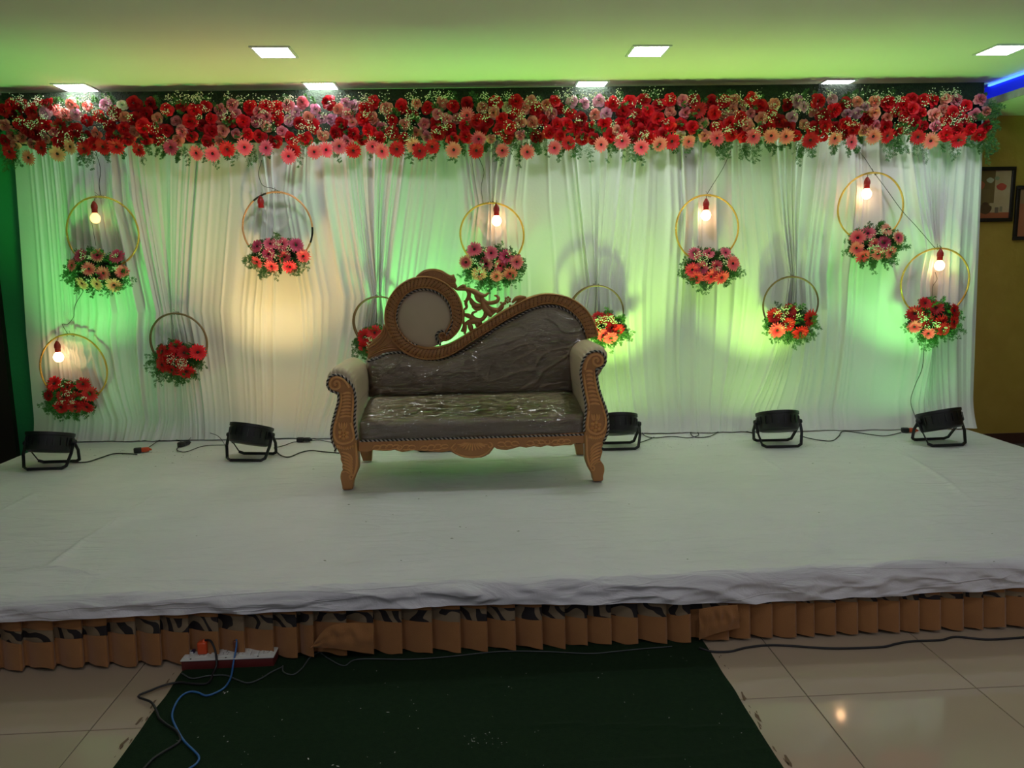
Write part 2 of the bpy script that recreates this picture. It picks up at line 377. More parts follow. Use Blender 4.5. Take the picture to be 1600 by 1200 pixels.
# white cover sheet, top plus the valance that hangs in front
N1 = Vector((0, 0, 0))
def cover_sheet():
    m = M['cover']
    nt = m.node_tree; b = nt.nodes['Principled BSDF']; tc = nt.nodes.new('ShaderNodeTexCoord')
    mp = nt.nodes.new('ShaderNodeMapping'); mp.inputs['Scale'].default_value = (0.8, 3.0, 1)
    nt.links.new(tc.outputs['Object'], mp.inputs['Vector'])
    n1 = nt.nodes.new('ShaderNodeTexNoise'); n1.inputs['Scale'].default_value = 4; n1.inputs['Detail'].default_value = 8; n1.inputs['Distortion'].default_value = 1.2
    nt.links.new(mp.outputs['Vector'], n1.inputs['Vector'])
    v1 = nt.nodes.new('ShaderNodeTexVoronoi'); v1.feature = 'DISTANCE_TO_EDGE'; v1.inputs['Scale'].default_value = 1.1
    n3 = nt.nodes.new('ShaderNodeTexNoise'); n3.inputs['Scale'].default_value = 2.2
    mx = nt.nodes.new('ShaderNodeVectorMath'); mx.operation = 'ADD'
    nt.links.new(tc.outputs['Object'], mx.inputs[0]); nt.links.new(n3.outputs['Color'], mx.inputs[1]); nt.links.new(mx.outputs[0], v1.inputs['Vector'])
    mr = nt.nodes.new('ShaderNodeMapRange'); mr.inputs['From Max'].default_value = 0.03; nt.links.new(v1.outputs['Distance'], mr.inputs['Value'])
    ad = nt.nodes.new('ShaderNodeMath'); ad.operation = 'MULTIPLY_ADD'; ad.inputs[1].default_value = 0.10
    nt.links.new(mr.outputs['Result'], ad.inputs[0]); nt.links.new(n1.outputs['Fac'], ad.inputs[2])
    bp = nt.nodes.new('ShaderNodeBump'); bp.inputs['Strength'].default_value = 0.85; bp.inputs['Distance'].default_value = 0.025
    nt.links.new(ad.outputs[0], bp.inputs['Height']); nt.links.new(bp.outputs['Normal'], b.inputs['Normal'])
    nu = 520
    prof = []
    for k in range(170): prof.append(('t', SV1-0.06-(SV1-0.06-V_FRONT-0.10)*k/169))
    for k in range(1, 15): prof.append(('t', V_FRONT+0.10-0.10*k/14))
    for k in range(1, 34): prof.append(('f', k/33))
    SEG = []
    for a, b, h in (((78, 886), (134, 843), 6), ((134, 843), (250, 770), 4), ((78, 886), (156, 898), 6), ((219, 877), (375, 854), 4), ((1193, 718), (1228, 742), 5), ((1394, 699), (1477, 751), 6), ((1477, 751), (1520, 785), 5), ((1040, 840), (1055, 866), 5),
                    ((0, 800), (60, 770), 4), ((600, 790), (720, 800), -3), ((830, 800), (980, 770), 3), ((300, 760), (420, 745), 3), ((1180, 800), (1300, 860), 4), ((1380, 800), (1560, 840), 4), ((560, 880), (660, 840), 3), ((860, 880), (960, 850), 4), ((60, 760), (230, 735), 3)):
        A, B = WR(PZ(*a, ZS)), WR(PZ(*b, ZS)); SEG.append((A, B, h*0.0012))
    def crease(u, v):
        z = 0.0
        for (ax, ay), (bx, by), h in SEG:
            dx, dy = bx-ax, by-ay; L2 = dx*dx+dy*dy; t = ((u-ax)*dx+(v-ay)*dy)/L2
            if t < -0.15 or t > 1.15: continue
            d = ((u-ax)*dy-(v-ay)*dx)/math.sqrt(L2)
            if abs(d) > 0.05: continue
            f = min(1, max(0, (t+0.15)/0.3), max(0, (1.15-t)/0.3)); z += h*f*(math.exp(-(d/0.013)**2)+0.4*math.exp(-abs(d)/0.03))
        return z
    rows = []
    for kind, q in prof:
        row = []
        for i in range(nu+1):
            f = i/nu; u = SU0-0.015+(SU1-SU0+0.03)*f
            edge = 0.010*mn.noise(Vector((u*2.6, 3.3, 0)))+0.006*mn.noise(Vector((u*9, 1.3, 0)))
            if u > 0.6: edge += 0.010*(mn.noise(Vector((u*5, 8.3, 0)))+0.5)*min(1, (u-0.6)/0.8)
            cr = mn.noise(Vector((u*7, 2.1, 5)))
            if kind == 't':
                near = max(0, 1-(q-V_FRONT)/0.12)
                z = ZS+0.0015+0.003*mn.noise(Vector((u*1.7, q*2.3, 1)))+0.0022*mn.noise(Vector((u*8, q*5, 4)))+0.0012*mn.noise(Vector((u*5, q*22, 4)))+crease(u, q)
                z += near**2*(edge+0.006*cr); vv = q - near**2*0.004
                if near > 0.93: z -= 0.006*((near-0.93)/0.07)
                z = max(z, ZS-0.003)
            else:
                hem = 0.112-float(np.interp(u, [-1.8, -0.6, 0.15, 1.1, 2.2], [0.034, 0.024, 0.015, -0.010, 0.006]))+0.012*mn.noise(Vector((u*0.9, 0.7, 2)))+0.003*mn.noise(Vector((u*5, 0.7, 2)))
                z = ZS+0.0025+(edge+0.006*cr-0.006)*(1-q)**1.5 - hem*q
                w = mn.noise(Vector((u*6+z*14, z*16, 7)))
                w2 = mn.noise(Vector((u*15-z*12, z*32, 9)))
                rdg = 1-abs(mn.noise(Vector((u*3.2+z*9, z*13-u*1.2, 19))))*2
                out = 0.016*math.sin(min(1, q*3)*PI/2)*(1-0.25*q)
                vv = V_FRONT-0.010-out-0.012*q-(0.020*w+0.012*w2+0.016*rdg*rdg)*min(1, q*2.2)*(1-0.35*q)
            row.append(Vector((u, vv-V_FRONT, z)))
        rows.append(row)
    mb = MB(); mb.grid(rows)
    # side flap on both stage ends
    for ue, sg in ((SU0-0.015, -1), (SU1+0.015, 1)):
        r2 = []
        for k in range(6):
            r2.append([Vector((ue+sg*0.006*k, v-V_FRONT, ZS+0.0025-0.02*k+(0.004*mn.noise(Vector((v*6, k, 1))) if k else 0))) for v in np.linspace(SV1-0.06, V_FRONT, 60)])
        mb.grid(r2)
    o = mb.build('stage_cover', m, None, loc=RW(0, V_FRONT, 0), rot=(0, 0, YAW))
    return tag(o, 'off-white sheet covering the stage top and hanging over its front edge', 'cloth')
cover_sheet()

# pleated skirt below: golden border band, printed band with black scrolls
def printed_mat():
    m = bpy.data.materials.new('beige cloth printed with black scrolls'); m.use_nodes = True
    nt = m.node_tree; b = nt.nodes['Principled BSDF']; b.inputs['Roughness'].default_value = 0.75
    uv = nt.nodes.new('ShaderNodeUVMap'); uv.uv_map = 'UVMap'
    n = nt.nodes.new('ShaderNodeTexNoise'); n.inputs['Scale'].default_value = 6; n.inputs['Detail'].default_value = 1
    nt.links.new(uv.outputs['UV'], n.inputs['Vector'])
    sc = nt.nodes.new('ShaderNodeVectorMath'); sc.operation = 'SCALE'; sc.inputs['Scale'].default_value = 0.16
    nt.links.new(n.outputs['Color'], sc.inputs[0])
    ad = nt.nodes.new('ShaderNodeVectorMath'); ad.operation = 'ADD'
    nt.links.new(uv.outputs['UV'], ad.inputs[0]); nt.links.new(sc.outputs[0], ad.inputs[1])
    w = nt.nodes.new('ShaderNodeTexWave'); w.wave_type = 'BANDS'; w.bands_direction = 'DIAGONAL'; w.inputs['Scale'].default_value = 6.5
    w.inputs['Distortion'].default_value = 7; w.inputs['Detail'].default_value = 0.5; w.inputs['Detail Scale'].default_value = 1.8
    nt.links.new(ad.outputs[0], w.inputs['Vector'])
    r = nt.nodes.new('ShaderNodeValToRGB'); r.color_ramp.interpolation = 'CONSTANT'
    r.color_ramp.elements[0].color = (0.012, 0.008, 0.008, 1); r.color_ramp.elements[1].color = (0.21, 0.15, 0.085, 1); r.color_ramp.elements[1].position = 0.42
    nt.links.new(w.outputs['Fac'], r.inputs['Fac']); nt.links.new(r.outputs['Color'], b.inputs['Base Color'])
    return m
V_SK = V_FRONT+0.03
skirt = thing('stage_skirt', 'pleated golden-brown skirt with a black-scroll printed band along the stage front', 'skirt', RW(0, V_SK, 0), YAW)
PR = printed_mat()
def pleat_edges():
    px = [0, 38, 86, 130, 168, 212, 250, 294, 340, 380, 425, 462, 488, 540, 582, 627, 675, 720, 763, 808, 851, 888, 924, 963, 1006, 1053, 1092, 1155, 1190, 1227, 1267, 1297, 1333, 1370, 1403, 1440, 1473, 1509, 1548, 1582, 1620]
    us = [WR(PZ(x, 1010-x*0.02, 0.1))[0] for x in px]
    out = []
    u = us[0]
    left = []
    while u > SU0+0.1: u -= 0.1; left.append(u)
    out = left[::-1]+us
    while out[-1] < SU1-0.1: out.append(out[-1]+0.095)
    return out
PE = pleat_edges()
def skirt_band(z_top, z_bot, name, m, off=0.0, wav=0.0, rows=6, uvs=False, u_lo=None, u_hi=None):
    us = []
    for a, b in zip(PE[:-1], PE[1:]):
        if u_lo is not None and (b < u_lo): continue
        if u_hi is not None and (a > u_hi): continue
        for k in range(8): us.append((a+(b-a)*k/8, k/8, a, b))
        us.append((b-0.002, 1.0, a, b)); us.append((b-0.006, 1.15, a, b)); us.append((b-0.012, 1.3, a, b))
    mb = MB(); R = []; UV = []
    for r in range(rows+1):
        q = r/rows; row = []
        for u, k, a, b in us:
            zt = z_top(u) if callable(z_top) else z_top; zb = z_bot(u) if callable(z_bot) else z_bot
            h = mn.noise(Vector((a*3.7, 1.1, 0)))
            zb2 = zb+wav*(mn.noise(Vector((u*16, 4.4, 1)))*0.9+0.25*math.sin(k*PI)*h)
            z = zt+(zb2-zt)*q
            depth = 0.018+0.014*(0.3-z)*6*(1+0.5*h)
            if k <= 1: y = -0.010-depth*k-0.009*math.sin(k*PI)*(1+h)
            else: y = -0.010-depth+(k-1)/0.3*depth
            y -= 0.035*(0.27-z)+off
            row.append(Vector((u, y, z))); UV.append((u, z))
        R.append(row)
    mb.grid(R); o = mb.build(name, m, skirt)
    if uvs:
        lay = o.data.uv_layers.new(name='UVMap')
        for l in o.data.loops: lay.data[l.index].uv = UV[l.vertex_index]
    return o
def pz(pts):                    # interpolate z on the skirt plane from pixel readings
    us, zs = [], []
    for x, y in pts:
        P = PL(x, y, RW(0, V_SK-0.045, 0), RW(0, 1, 0)); us.append(WR(P)[0]); zs.append(P.z)
    return lambda u: float(np.interp(u, us, zs))
z_mid = pz([(0, 1006), (45, 1008), (90, 1003), (170, 994), (250, 991), (330, 988), (420, 986), (520, 974), (600, 975), (720, 973), (850, 969), (960, 967), (1060, 964), (1100, 954), (1150, 946), (1300, 944), (1600, 934)])
z_bot = pz([(0, 1052), (60, 1042), (170, 1040), (300, 1036), (430, 1030), (520, 1018), (640, 1022), (800, 1014), (960, 1012), (1060, 1004), (1180, 998), (1300, 992), (1450, 985), (1600, 982)])
z_up = pz([(0, 988), (130, 984), (200, 972), (300, 966), (800, 950), (1600, 925)])
skirt_band(0.285, z_up, 'top_band', M['gold_cloth'], 0.0)
skirt_band(z_up, z_mid, 'printed_band', PR, 0.001, 0.0, 5, True)
skirt_band(lambda u: z_mid(u)+0.006, lambda u: max(0.012, z_bot(u)), 'border_band', M['gold_cloth'], 0.004, 0.010)
def flap(pts, name):
    """a turned corner of the skirt cloth; pts = (px, py, outwards)"""
    mb = MB(); L = []
    for x, y, d in pts:
        P = PL(x, y, RW(0, V_SK-0.065-d, 0), RW(0, 1, 0)); u, v = WR(P); L.append(Vector((u, v-V_SK, max(P.z, 0.01))))
    k = len(L)//2; T, B = catmull([tuple(p) for p in L[:k]], 0.012), catmull([tuple(p) for p in L[k:]], 0.012)
    n = 24
    def at(A, f): x = f*(len(A)-1); i = int(min(x, len(A)-2)); return Vector(A[i]*(1-(x-i))+A[i+1]*(x-i))
    rows = []
    for r in range(9):
        q = r/8; rows.append([at(T, i/n)*(1-q)+at(B, i/n)*q+Vector((0, -0.014*math.sin(q*PI)*mn.noise(Vector((i*0.35, q*3, 2)))-0.006*math.sin(q*PI), 0)) for i in range(n+1)])
    mb.grid(rows); o = mb.build(name, M['gold_cloth'], skirt)
    return o
flap([(486, 1010, 0.01), (512, 980, 0.015), (548, 973, 0.01), (584, 976, 0.0), (486, 1011, 0.012), (520, 1013, 0.02), (556, 1018, 0.015), (584, 1022, 0.0)], 'turned_corner')
flap([(1092, 952, 0.0), (1120, 947, 0.01), (1152, 945, 0.012), (1092, 1000, 0.0), (1118, 990, 0.015), (1156, 981, 0.012)], 'turned_corner')

# ================================================================== BACKDROP CURTAIN
def yc(x, z):
    return 5.64+0.03*x-(0.09+0.05*x)*(1-min(1, z/2.6))
def PC(px, py, off=0.0):        # pixel -> point on the curtain surface (moved `off` towards the camera)
    z = 1.5; P = None
    for _ in range(4):
        x = P.x if P else 0.0
        P = PL(px, py, Vector((x, yc(x, P.z if P else 1.5)-off, 0)), Vector((-0.03, 1, 0)).normalized())
    return P
PINCH = []
for px, py, W, kk, up in ((272, 487, 0.44, 0.92, 1.25), (105, 520, 0.34, 0.88, 1.4), (432, 302, 0.24, 0.90, 0.55), (593, 463, 0.36, 0.92, 1.1),
                      (768, 319, 0.26, 0.88, 0.6), (932, 446, 0.30, 0.90, 1.0), (1237, 432, 0.30, 0.88, 0.95), (1463, 388, 0.34, 0.90, 0.8),
                      (1447, 548, 0.20, 0.6, 0.5), (1080, 330, 0.2, 0.25, 0.5), (1355, 300, 0.2, 0.2, 0.4), (160, 318, 0.25, 0.2, 0.4)):
    P = PC(px, py); PINCH.append((P.x, P.z, W, kk, up))
XL_T, XL_B = PC(25, 250).x, PC(57, 692).x
XR_T, XR_B = PC(1533, 250).x, PC(1518, 668).x
crnd = random.Random(11)
SX = np.linspace(-3.8, 3.8, 12000)
FOLD = np.zeros_like(SX)
for _ in range(130):
    c = crnd.uniform(-3.8, 3.8); w = crnd.choice((0.006, 0.010, 0.018, 0.03, 0.045)); a = crnd.uniform(0.003, 0.013)*(w/0.012)**0.55*crnd.choice((1, 1, -0.6))
    FOLD += a*np.exp(-((SX-c)/w)**2)
for px0, px1, n in ((150, 235, 12), (300, 345, 6), (590, 730, 22), (930, 1060, 24), (1060, 1150, 12), (1190, 1250, 8), (1275, 1345, 14), (1400, 1530, 22), (520, 580, 8)):
    x0, x1 = PC(px0, 400).x, PC(px1, 400).x
    for i in range(n):
        c = crnd.uniform(x0, x1); w = crnd.uniform(0.007, 0.016); FOLD += crnd.uniform(0.008, 0.022)*np.exp(-((SX-c)/w)**2)
for xp_, zp_, W_, k_, u_ in PINCH[:8]:
    for i in range(16):
        c = crnd.gauss(xp_, W_*0.75); w = crnd.uniform(0.005, 0.011); FOLD += crnd.uniform(0.006, 0.015)*np.exp(-((SX-c)/w)**2)
FOLD += 0.010*np.sin(SX*9.3+1)+0.008*np.sin(SX*17.1+2)+0.002*np.sin(SX*31+0.4)
def curtain():
    root = thing('backdrop_curtain', 'gathered white sheer curtain behind the sofa, pinched at the hanging hoops', 'curtain', (0, 5.62, ZS))
    pxb = [25, 172, 322, 498, 640, 735, 888, 1042, 1190, 1334, 1534]
    sb = [PC(x, 380).x for x in pxb]
    nz = 170
    Z = np.concatenate([np.linspace(2.50, 0.30, nz)])
    def surf(s, lead):
        f0 = (s-XL_T)/(XR_T-XL_T)
        out = []
        for z in Z:
            q = (2.5-z)/2.2
            x = s+(XL_B-XL_T)*(1-f0)*q+(XR_B-XR_T)*f0*q
            dx = np.zeros_like(s); gather = np.zeros_like(s)
            for xp, zp, W, kk, up in PINCH:
                if z >= zp: k = max(0.0, 1-(z-zp)/up)**1.0
                else: k = max(0.0, 1-(zp-z)/1.1)
                t = (s-xp)/W
                e = np.exp(-t*t)
                dx += -(x-xp)*kk*k*e; gather += k*e
            low = min(1.0, max(0.0, (1.25-z)/0.8))
            sweep = 0.10*np.sin(s*1.9+0.7)+0.05*np.sin(s*4.3+2.0)
            x = x+sweep*low**2*np.clip((s-XL_T)/0.40, 0, 1)*np.clip((XR_T-s)/0.40, 0, 1)
            x2 = x+dx*np.clip((s-XL_T)/0.40, 0, 1)*np.clip((XR_T-s)/0.40, 0, 1)
            drift = 0.010*np.sin(z*2.1+s*1.7)
            f = np.interp(s+drift, SX, FOLD)
            amp = 0.50+0.75*np.clip(gather, 0, 1.2)-0.20*low
            y = yc_np(x2, z)-f*amp-0.03*np.clip(gather, 0, 1)**2
            # swagged folds hanging below the pinches
            for (xp, zp, sw, sg) in ((PINCH[2][0], PINCH[2][1], 0.20, 0.65), (PINCH[1][0]+0.09, PINCH[1][1], 0.16, 0.8), (PINCH[4][0], PINCH[4][1], 0.17, 0.5), (PINCH[7][0], PINCH[7][1], 0.15, 0.35), (PINCH[0][0]-0.02, PINCH[0][1], 0.12, 0.6)):
                if z < zp and z > zp-0.42:
                    lev = (zp-z)-0.0
                    d = lev+((x2-xp)/sw)**2*0.30*0.6
                    m = np.exp(-((x2-xp)/(sw*0.95))**4)
                    for lv in (0.065, 0.15, 0.26):
                        ll = lev-lv+((x2-xp)/sw)**2*lv*1.3
                        y -= sg*0.016*np.exp(-(ll/0.020)**2)*m
                    y += sg*0.004*m
            # hem sweep
            hem = max(0.0, (0.52-z)/0.22)
            y -= 0.05*hem**2+0.010*hem*np.sin(s*23+np.sin(s*7)*2)
            y -= lead
            out.append(np.stack([x2, y-5.62, np.full_like(s, z-ZS)], 1))
        return out
    def yc_np(x, z): return 5.64+0.03*x-(0.09+0.05*x)*(1-min(1, z/2.6))
    for i in range(len(sb)-1):
        a, b = sb[i]-(0.012 if i else 0), sb[i+1]+(0.012 if i < len(sb)-2 else 0)
        if i == 0: a = XL_T
        if i == len(sb)-2: b = XR_T
        n = int((b-a)/0.0042)
        s = np.linspace(a, b, n)
        rows = surf(s, 0.006 if i % 2 else 0.0)
        V = np.concatenate(rows); mb = MB()
        idx = np.arange(len(rows)*n).reshape(len(rows), n)
        F = np.stack([idx[:-1, :-1], idx[1:, :-1], idx[1:, 1:], idx[:-1, 1:]], -1).reshape(-1, 4)
        me = bpy.data.meshes.new('curtain_panel')
        me.vertices.add(len(V)); me.vertices.foreach_set('co', V.astype('f').ravel())
        me.loops.add(len(F)*4); me.polygons.add(len(F))
        me.loops.foreach_set('vertex_index', F.astype('i').ravel())
        me.polygons.foreach_set('loop_start', np.arange(0, len(F)*4, 4, dtype='i'))
        me.polygons.foreach_set('use_smooth', np.ones(len(F), dtype=bool))
        me.update(calc_edges=True); me.validate()
        me.materials.append(M['curtain'])
        link(me, 'curtain_panel', root)
    mb = MB(); mb.tube([(XL_T-0.02, yc(XL_T, 2.5)-5.62, 2.495-ZS), (XR_T+0.02, yc(XR_T, 2.5)-5.62, 2.495-ZS)], 0.014, 8)
    mb.build('top_rod', M['black'], root)
curtain()

# ================================================================== FLOWERS
def petal_grid(mb, ang, r0, L, W, phi0, curl, cup, z0, nt_=4, nw=4, ruf=0.0, rs=0.0, notch=0.0, mi=0):
    rows = []; ca, sa = math.cos(ang), math.sin(ang)
    out, up, phi = r0, z0, phi0
    for i in range(nt_+1):
        t = i/nt_
        if i: phi = phi0+curl*t; out += L/nt_*math.sin(phi); up += L/nt_*math.cos(phi)
        sh = math.sqrt(max(0.05, math.sin(PI*(0.16+0.62*t)))) if notch == 0 else (0.45+0.55*math.sin(PI*min(1, 0.15+t*0.62)))*(1 if t < 0.95 else 0.45)
        row = []
        for j in range(nw+1):
            w = j/nw*2-1
            q = w*W*sh; o2 = out-cup*w*w*W*(0.4+0.6*t); u2 = up+ruf*t*math.sin(w*7+rs+t*2)+cup*0.3*w*w*W
            row.append((ca*o2-sa*q, sa*o2+ca*q, u2))
        rows.append(row)
    mb.grid(rows, mi)
def make_rose(seed, ruffled):
    r = random.Random(seed); mb = MB(); n = 20 if ruffled else 17
    for i in range(n):
        f = i/(n-1); a = i*2.399+r.uniform(-.2, .2)
        phi = math.radians(4+72*f**0.9+r.uniform(-5, 5))
        petal_grid(mb, a, 0.05+0.34*f, 0.50+0.12*f, 0.20+0.30*f, phi, math.radians(18+30*f), 0.55-0.2*f, 0.28-0.42*f, 3, 4,
                   ruf=(0.10 if ruffled else 0.025), rs=r.uniform(0, 6))
    mb.lathe([(0.02, -0.55), (0.16, -0.42), (0.24, -0.22), (0.14, -0.05)], n=6, mi=1)
    me = bpy.data.meshes.new('rose'); me.from_pydata(mb.v, [], mb.f)
    me.materials.append(RM['red']); me.materials.append(M['stem'])
    me.polygons.foreach_set('material_index', mb.m); me.polygons.foreach_set('use_smooth', [True]*len(me.polygons)); return me
ROSES = [make_rose(s, s % 2) for s in range(6)]
def make_gerbera(seed):
    r = random.Random(seed); mb = MB()
    n = 19+seed % 3
    for i in range(n):
        a = 2*PI*i/n+r.uniform(-.06, .06)
        petal_grid(mb, a, 0.16, 0.80+r.uniform(-.07, .07), 0.104, math.radians(72+r.uniform(-7, 7)), math.radians(20), 0.12, 0.0, 4, 2, notch=1)
    for i in range(n):
        a = 2*PI*(i+.5)/n+r.uniform(-.06, .06)
        petal_grid(mb, a, 0.16, 0.66+r.uniform(-.09, .09), 0.088, math.radians(62+r.uniform(-7, 7)), math.radians(18), 0.12, 0.03, 3, 2, notch=1)
    for i in range(14):
        a = 2*PI*i/14+r.uniform(-.1, .1)
        petal_grid(mb, a, 0.14, 0.24, 0.05, math.radians(35), math.radians(25), 0.1, 0.05, 2, 1, notch=1)
    mb.tube([(0, 0, -0.5), (0, 0, 0.05)], [0.05, 0.10], 5, 1)
    me = bpy.data.meshes.new('gerbera'); me.from_pydata(mb.v, [], mb.f)
    me.materials.append(PM['red']); me.materials.append(M['stem'])
    me.polygons.foreach_set('material_index', mb.m); me.polygons.foreach_set('use_smooth', [True]*len(me.polygons)); return me
GERB = [make_gerbera(s) for s in range(4)]
mb = MB(); mb.lathe([(0.0, 0.13), (0.08, 0.125), (0.15, 0.10), (0.19, 0.05), (0.19, 0.0)], n=10)
EYE = bpy.data.meshes.new('flower_center'); EYE.from_pydata(mb.v, [], mb.f); EYE.materials.append(M['flower_eye'])
EYE.polygons.foreach_set('use_smooth', [True]*len(EYE.polygons))
def put_flower(me, kind, m, parent, loc, n, size, spin, eye=False):
    o = bpy.data.objects.new(kind, me); COL.objects.link(o); o.parent = parent
    o.material_slots[0].link = 'OBJECT'; o.material_slots[0].material = m
    R = align(n, spin).to_4x4()
    o.matrix_local = Matrix.Translation(loc) @ R @ Matrix.Diagonal((size, size, size, 1))
    if eye:
        e = bpy.data.objects.new('flower_center', EYE); COL.objects.link(e); e.parent = o
    return o
def sprig(mb, base, d, L, r, mi=0):
    d = Vector(d).normalized(); side = d.cross(Vector((0, 1, 0)))
    if side.length < 0.1: side = Vector((1, 0, 0))
    side.normalize(); pts = []
    bend = Vector((r.uniform(-.4, .4), r.uniform(-.25, .1), r.uniform(-.55, .1)))
    for i in range(6):
        t = i/5; pts.append(Vector(base)+d*L*t+bend*L*0.5*t*t)
    mb.tube(pts, [0.0016*(1-0.6*i/5) for i in range(6)], 3, mi, cap=False)
    for i in range(1, 6):
        for sgn in (-1, 1, 0):
            t0 = pts[i]+(pts[i-1]-pts[i])*r.random()*0.8; T = (pts[i]-pts[i-1]).normalized()
            bd = (T*r.uniform(0.3, 1.0)+side*(sgn+r.uniform(-.4, .4))*0.9+Vector((0, r.uniform(-.9, .3), r.uniform(-.3, .3)))).normalized(); bl = L*0.32*(1.25-0.15*i)*r.uniform(0.7, 1.15)
            for k in range(5):
                c = t0+bd*bl*(k+1)/5
                for s2 in (-1, 1):
                    ld = (bd*r.uniform(.4, 1.0)+bd.cross(Vector((0, 1, 0)))*s2*r.uniform(.4, 1.1)+Vector((0, r.uniform(-.6, .4), r.uniform(-.2, .2)))).normalized()*0.0105*r.uniform(0.7, 1.2)
                    wd = ld.cross(Vector((0, 1, 0))).normalized()*0.0019
                    mb.add([c, c+ld*0.5+wd, c+ld, c+ld*0.5-wd], [(0, 1, 2, 3)], mi)
OCT = [(1, 0, 0), (-1, 0, 0), (0, 1, 0), (0, -1, 0), (0, 0, 1), (0, 0, -1)]
OCF = [(0, 2, 4), (2, 1, 4), (1, 3, 4), (3, 0, 4), (2, 0, 5), (1, 2, 5), (3, 1, 5), (0, 3, 5)]
def breath(mb, c, spread, n, r):
    base = Vector(c)+Vector((0, 0.03, -spread*0.8))
    for _ in range(n):
        p = Vector(c)+Vector((r.gauss(0, 1)*spread, r.uniform(-0.5, 0.4)*spread, r.gauss(0, 1)*spread*0.8))
        s = r.uniform(0.0026, 0.0048)
        mb.add([p+Vector(q)*s for q in OCT], OCF, 0)
    for _ in range(4):
        p = Vector(c)+Vector((r.gauss(0, .8)*spread, 0, r.gauss(0, .8)*spread)); mb.tube([base, p], 0.0008, 3, 1, cap=False)

# ---- flower border across the top
GY = lambda x: 5.52+0.03*x
def PG(px, py, off=0.0):
    N = Vector((-0.03, 1, 0)).normalized()
    return PL(px, py, Vector((0, 5.52-off, 0)), N)
border = thing('flower_border', 'long border of red, pink and peach flowers across the top of the curtain', 'flower garland', PG(775, 195))
L0 = Vector(border.location)
mb = MB()
zt0, zt1 = PG(0, 153).z, PG(1540, 140).z
for i in range(24):
    f0, f1 = i/24, (i+1)/24
    x0, x1 = PG(8+1525*f0, 200).x, PG(8+1525*f1, 200).x
    zt = lambda f: 2.735
    vs = []
    for x, f in ((x0, f0), (x1, f1)):
        for z in (2.395, zt(f)):
            for yy in (0.0, 0.03): vs.append(Vector((x, GY(x)+yy, z))-L0)
    mb.add(vs, [(0, 4, 6, 2), (1, 3, 7, 5), (2, 6, 7, 3), (0, 1, 5, 4)]+([(0, 2, 3, 1)] if i == 0 else [])+([(4, 5, 7, 6)] if i == 23 else []))
mb.build('backing_board', M['net'], border, smooth=False)
GB = [(15, 237, 'red'), (45, 246, 'peach'), (65, 231, 'red'), (90, 240, 'cream'), (110, 229, 'cream'), (131, 232, 'red'), (161, 229, 'red'), (182, 229, 'red'), (217, 234, 'red'),
 (267, 230, 'magenta'), (307, 239, 'salmon'), (332, 240, 'salmon'), (355, 233, 'red'), (382, 230, 'salmon'), (416, 231, 'pink'), (459, 234, 'red'), (451, 244, 'salmon'), (491, 237, 'salmon'),
 (510, 234, 'salmon'), (530, 228, 'pink'), (552, 235, 'red'), (582, 229, 'salmon'), (597, 236, 'salmon'), (620, 233, 'red'), (646, 227, 'cream'), (656, 236, 'red'), (675, 229, 'red'),
 (709, 234, 'peach'), (748, 217, 'salmon'), (744, 235, 'red'), (785, 235, 'salmon'), (824, 237, 'salmon'), (866, 231, 'salmon'), (888, 223, 'red'), (939, 226, 'peach'), (972, 220, 'salmon'),
 (1002, 230, 'salmon'), (1031, 225, 'peach'), (1050, 221, 'red'), (1076, 221, 'peach'), (1120, 216, 'salmon'), (1177, 213, 'salmon'), (1266, 219, 'red'), (1304, 216, 'peach'), (1364, 213, 'peach'),
 (1434, 214, 'red'), (1454, 220, 'peach'), (1497, 219, 'red'), (1386, 212, 'red'), (1205, 212, 'peach'), (1228, 213, 'peach'), (95, 196, 'deep'), (55, 190, 'deep'), (1092, 172, 'deep'), (978, 205, 'red'), (730, 180, 'salmon'), (1330, 222, 'salmon')]
taken = []
for px, py, c in GB:
    if py > 206: py -= 0
    P = PG(px, py, 0.085); sz = rnd.uniform(0.053, 0.062)
    n = (rnd.uniform(-.35, .35), -1, rnd.uniform(-.55, -.05))
    put_flower(GERB[rnd.randrange(4)], 'gerbera', PM[c], border, P-L0, n, sz, rnd.uniform(0, 6), True)
    taken.append((px, py, 19))
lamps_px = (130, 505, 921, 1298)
placed = 0; tries = 0
fr = random.Random(5)
while placed < 296 and tries < 60000:
    tries += 1
    px = fr.uniform(6, 1542); t = (px/1545)
    ytop = 163-10*t+ (6 if px < 12 else 0); ybot = 226-14*t
    py = ytop+(ybot-ytop)*fr.random()
    md = 17.5-tries/60000*5.5
    if any((px-a)**2+(py-b)**2 < (md*0.5+c*0.36)**2 if c == 19 else (px-a)**2+(py-b)**2 < md*md for a, b, c in taken): continue
    taken.append((px, py, 0)); placed += 1
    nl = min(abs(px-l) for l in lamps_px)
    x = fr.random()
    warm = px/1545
    if nl < 62 and py < ytop+30 and x < 0.42: c = 'lamplit'  # tint from the lamp above is put into the rose colour
    elif x < 0.58: c = 'red'
    elif x < 0.70-0.06*warm: c = 'deep'
    elif x < 0.84-0.10*warm: c = 'pink'
    elif x < 0.98: c = 'salmon'
    elif x < 0.99: c = 'cream'
    else: c = 'white'
    if px < 150 and c == 'red' and fr.random() < 0.5: c = 'deep'
    low = (py-ytop)/(ybot-ytop)
    sz = fr.uniform(0.048, 0.064) if c in ('red', 'deep') else fr.uniform(0.042, 0.055)
    P = PG(px, py, fr.uniform(0.035, 0.085)-0.01*low)
    n = (fr.uniform(-.5, .5), -1, fr.uniform(-.25, .35)-0.75*low)
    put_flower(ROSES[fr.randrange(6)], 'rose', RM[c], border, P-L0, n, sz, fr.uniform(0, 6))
mb = MB()
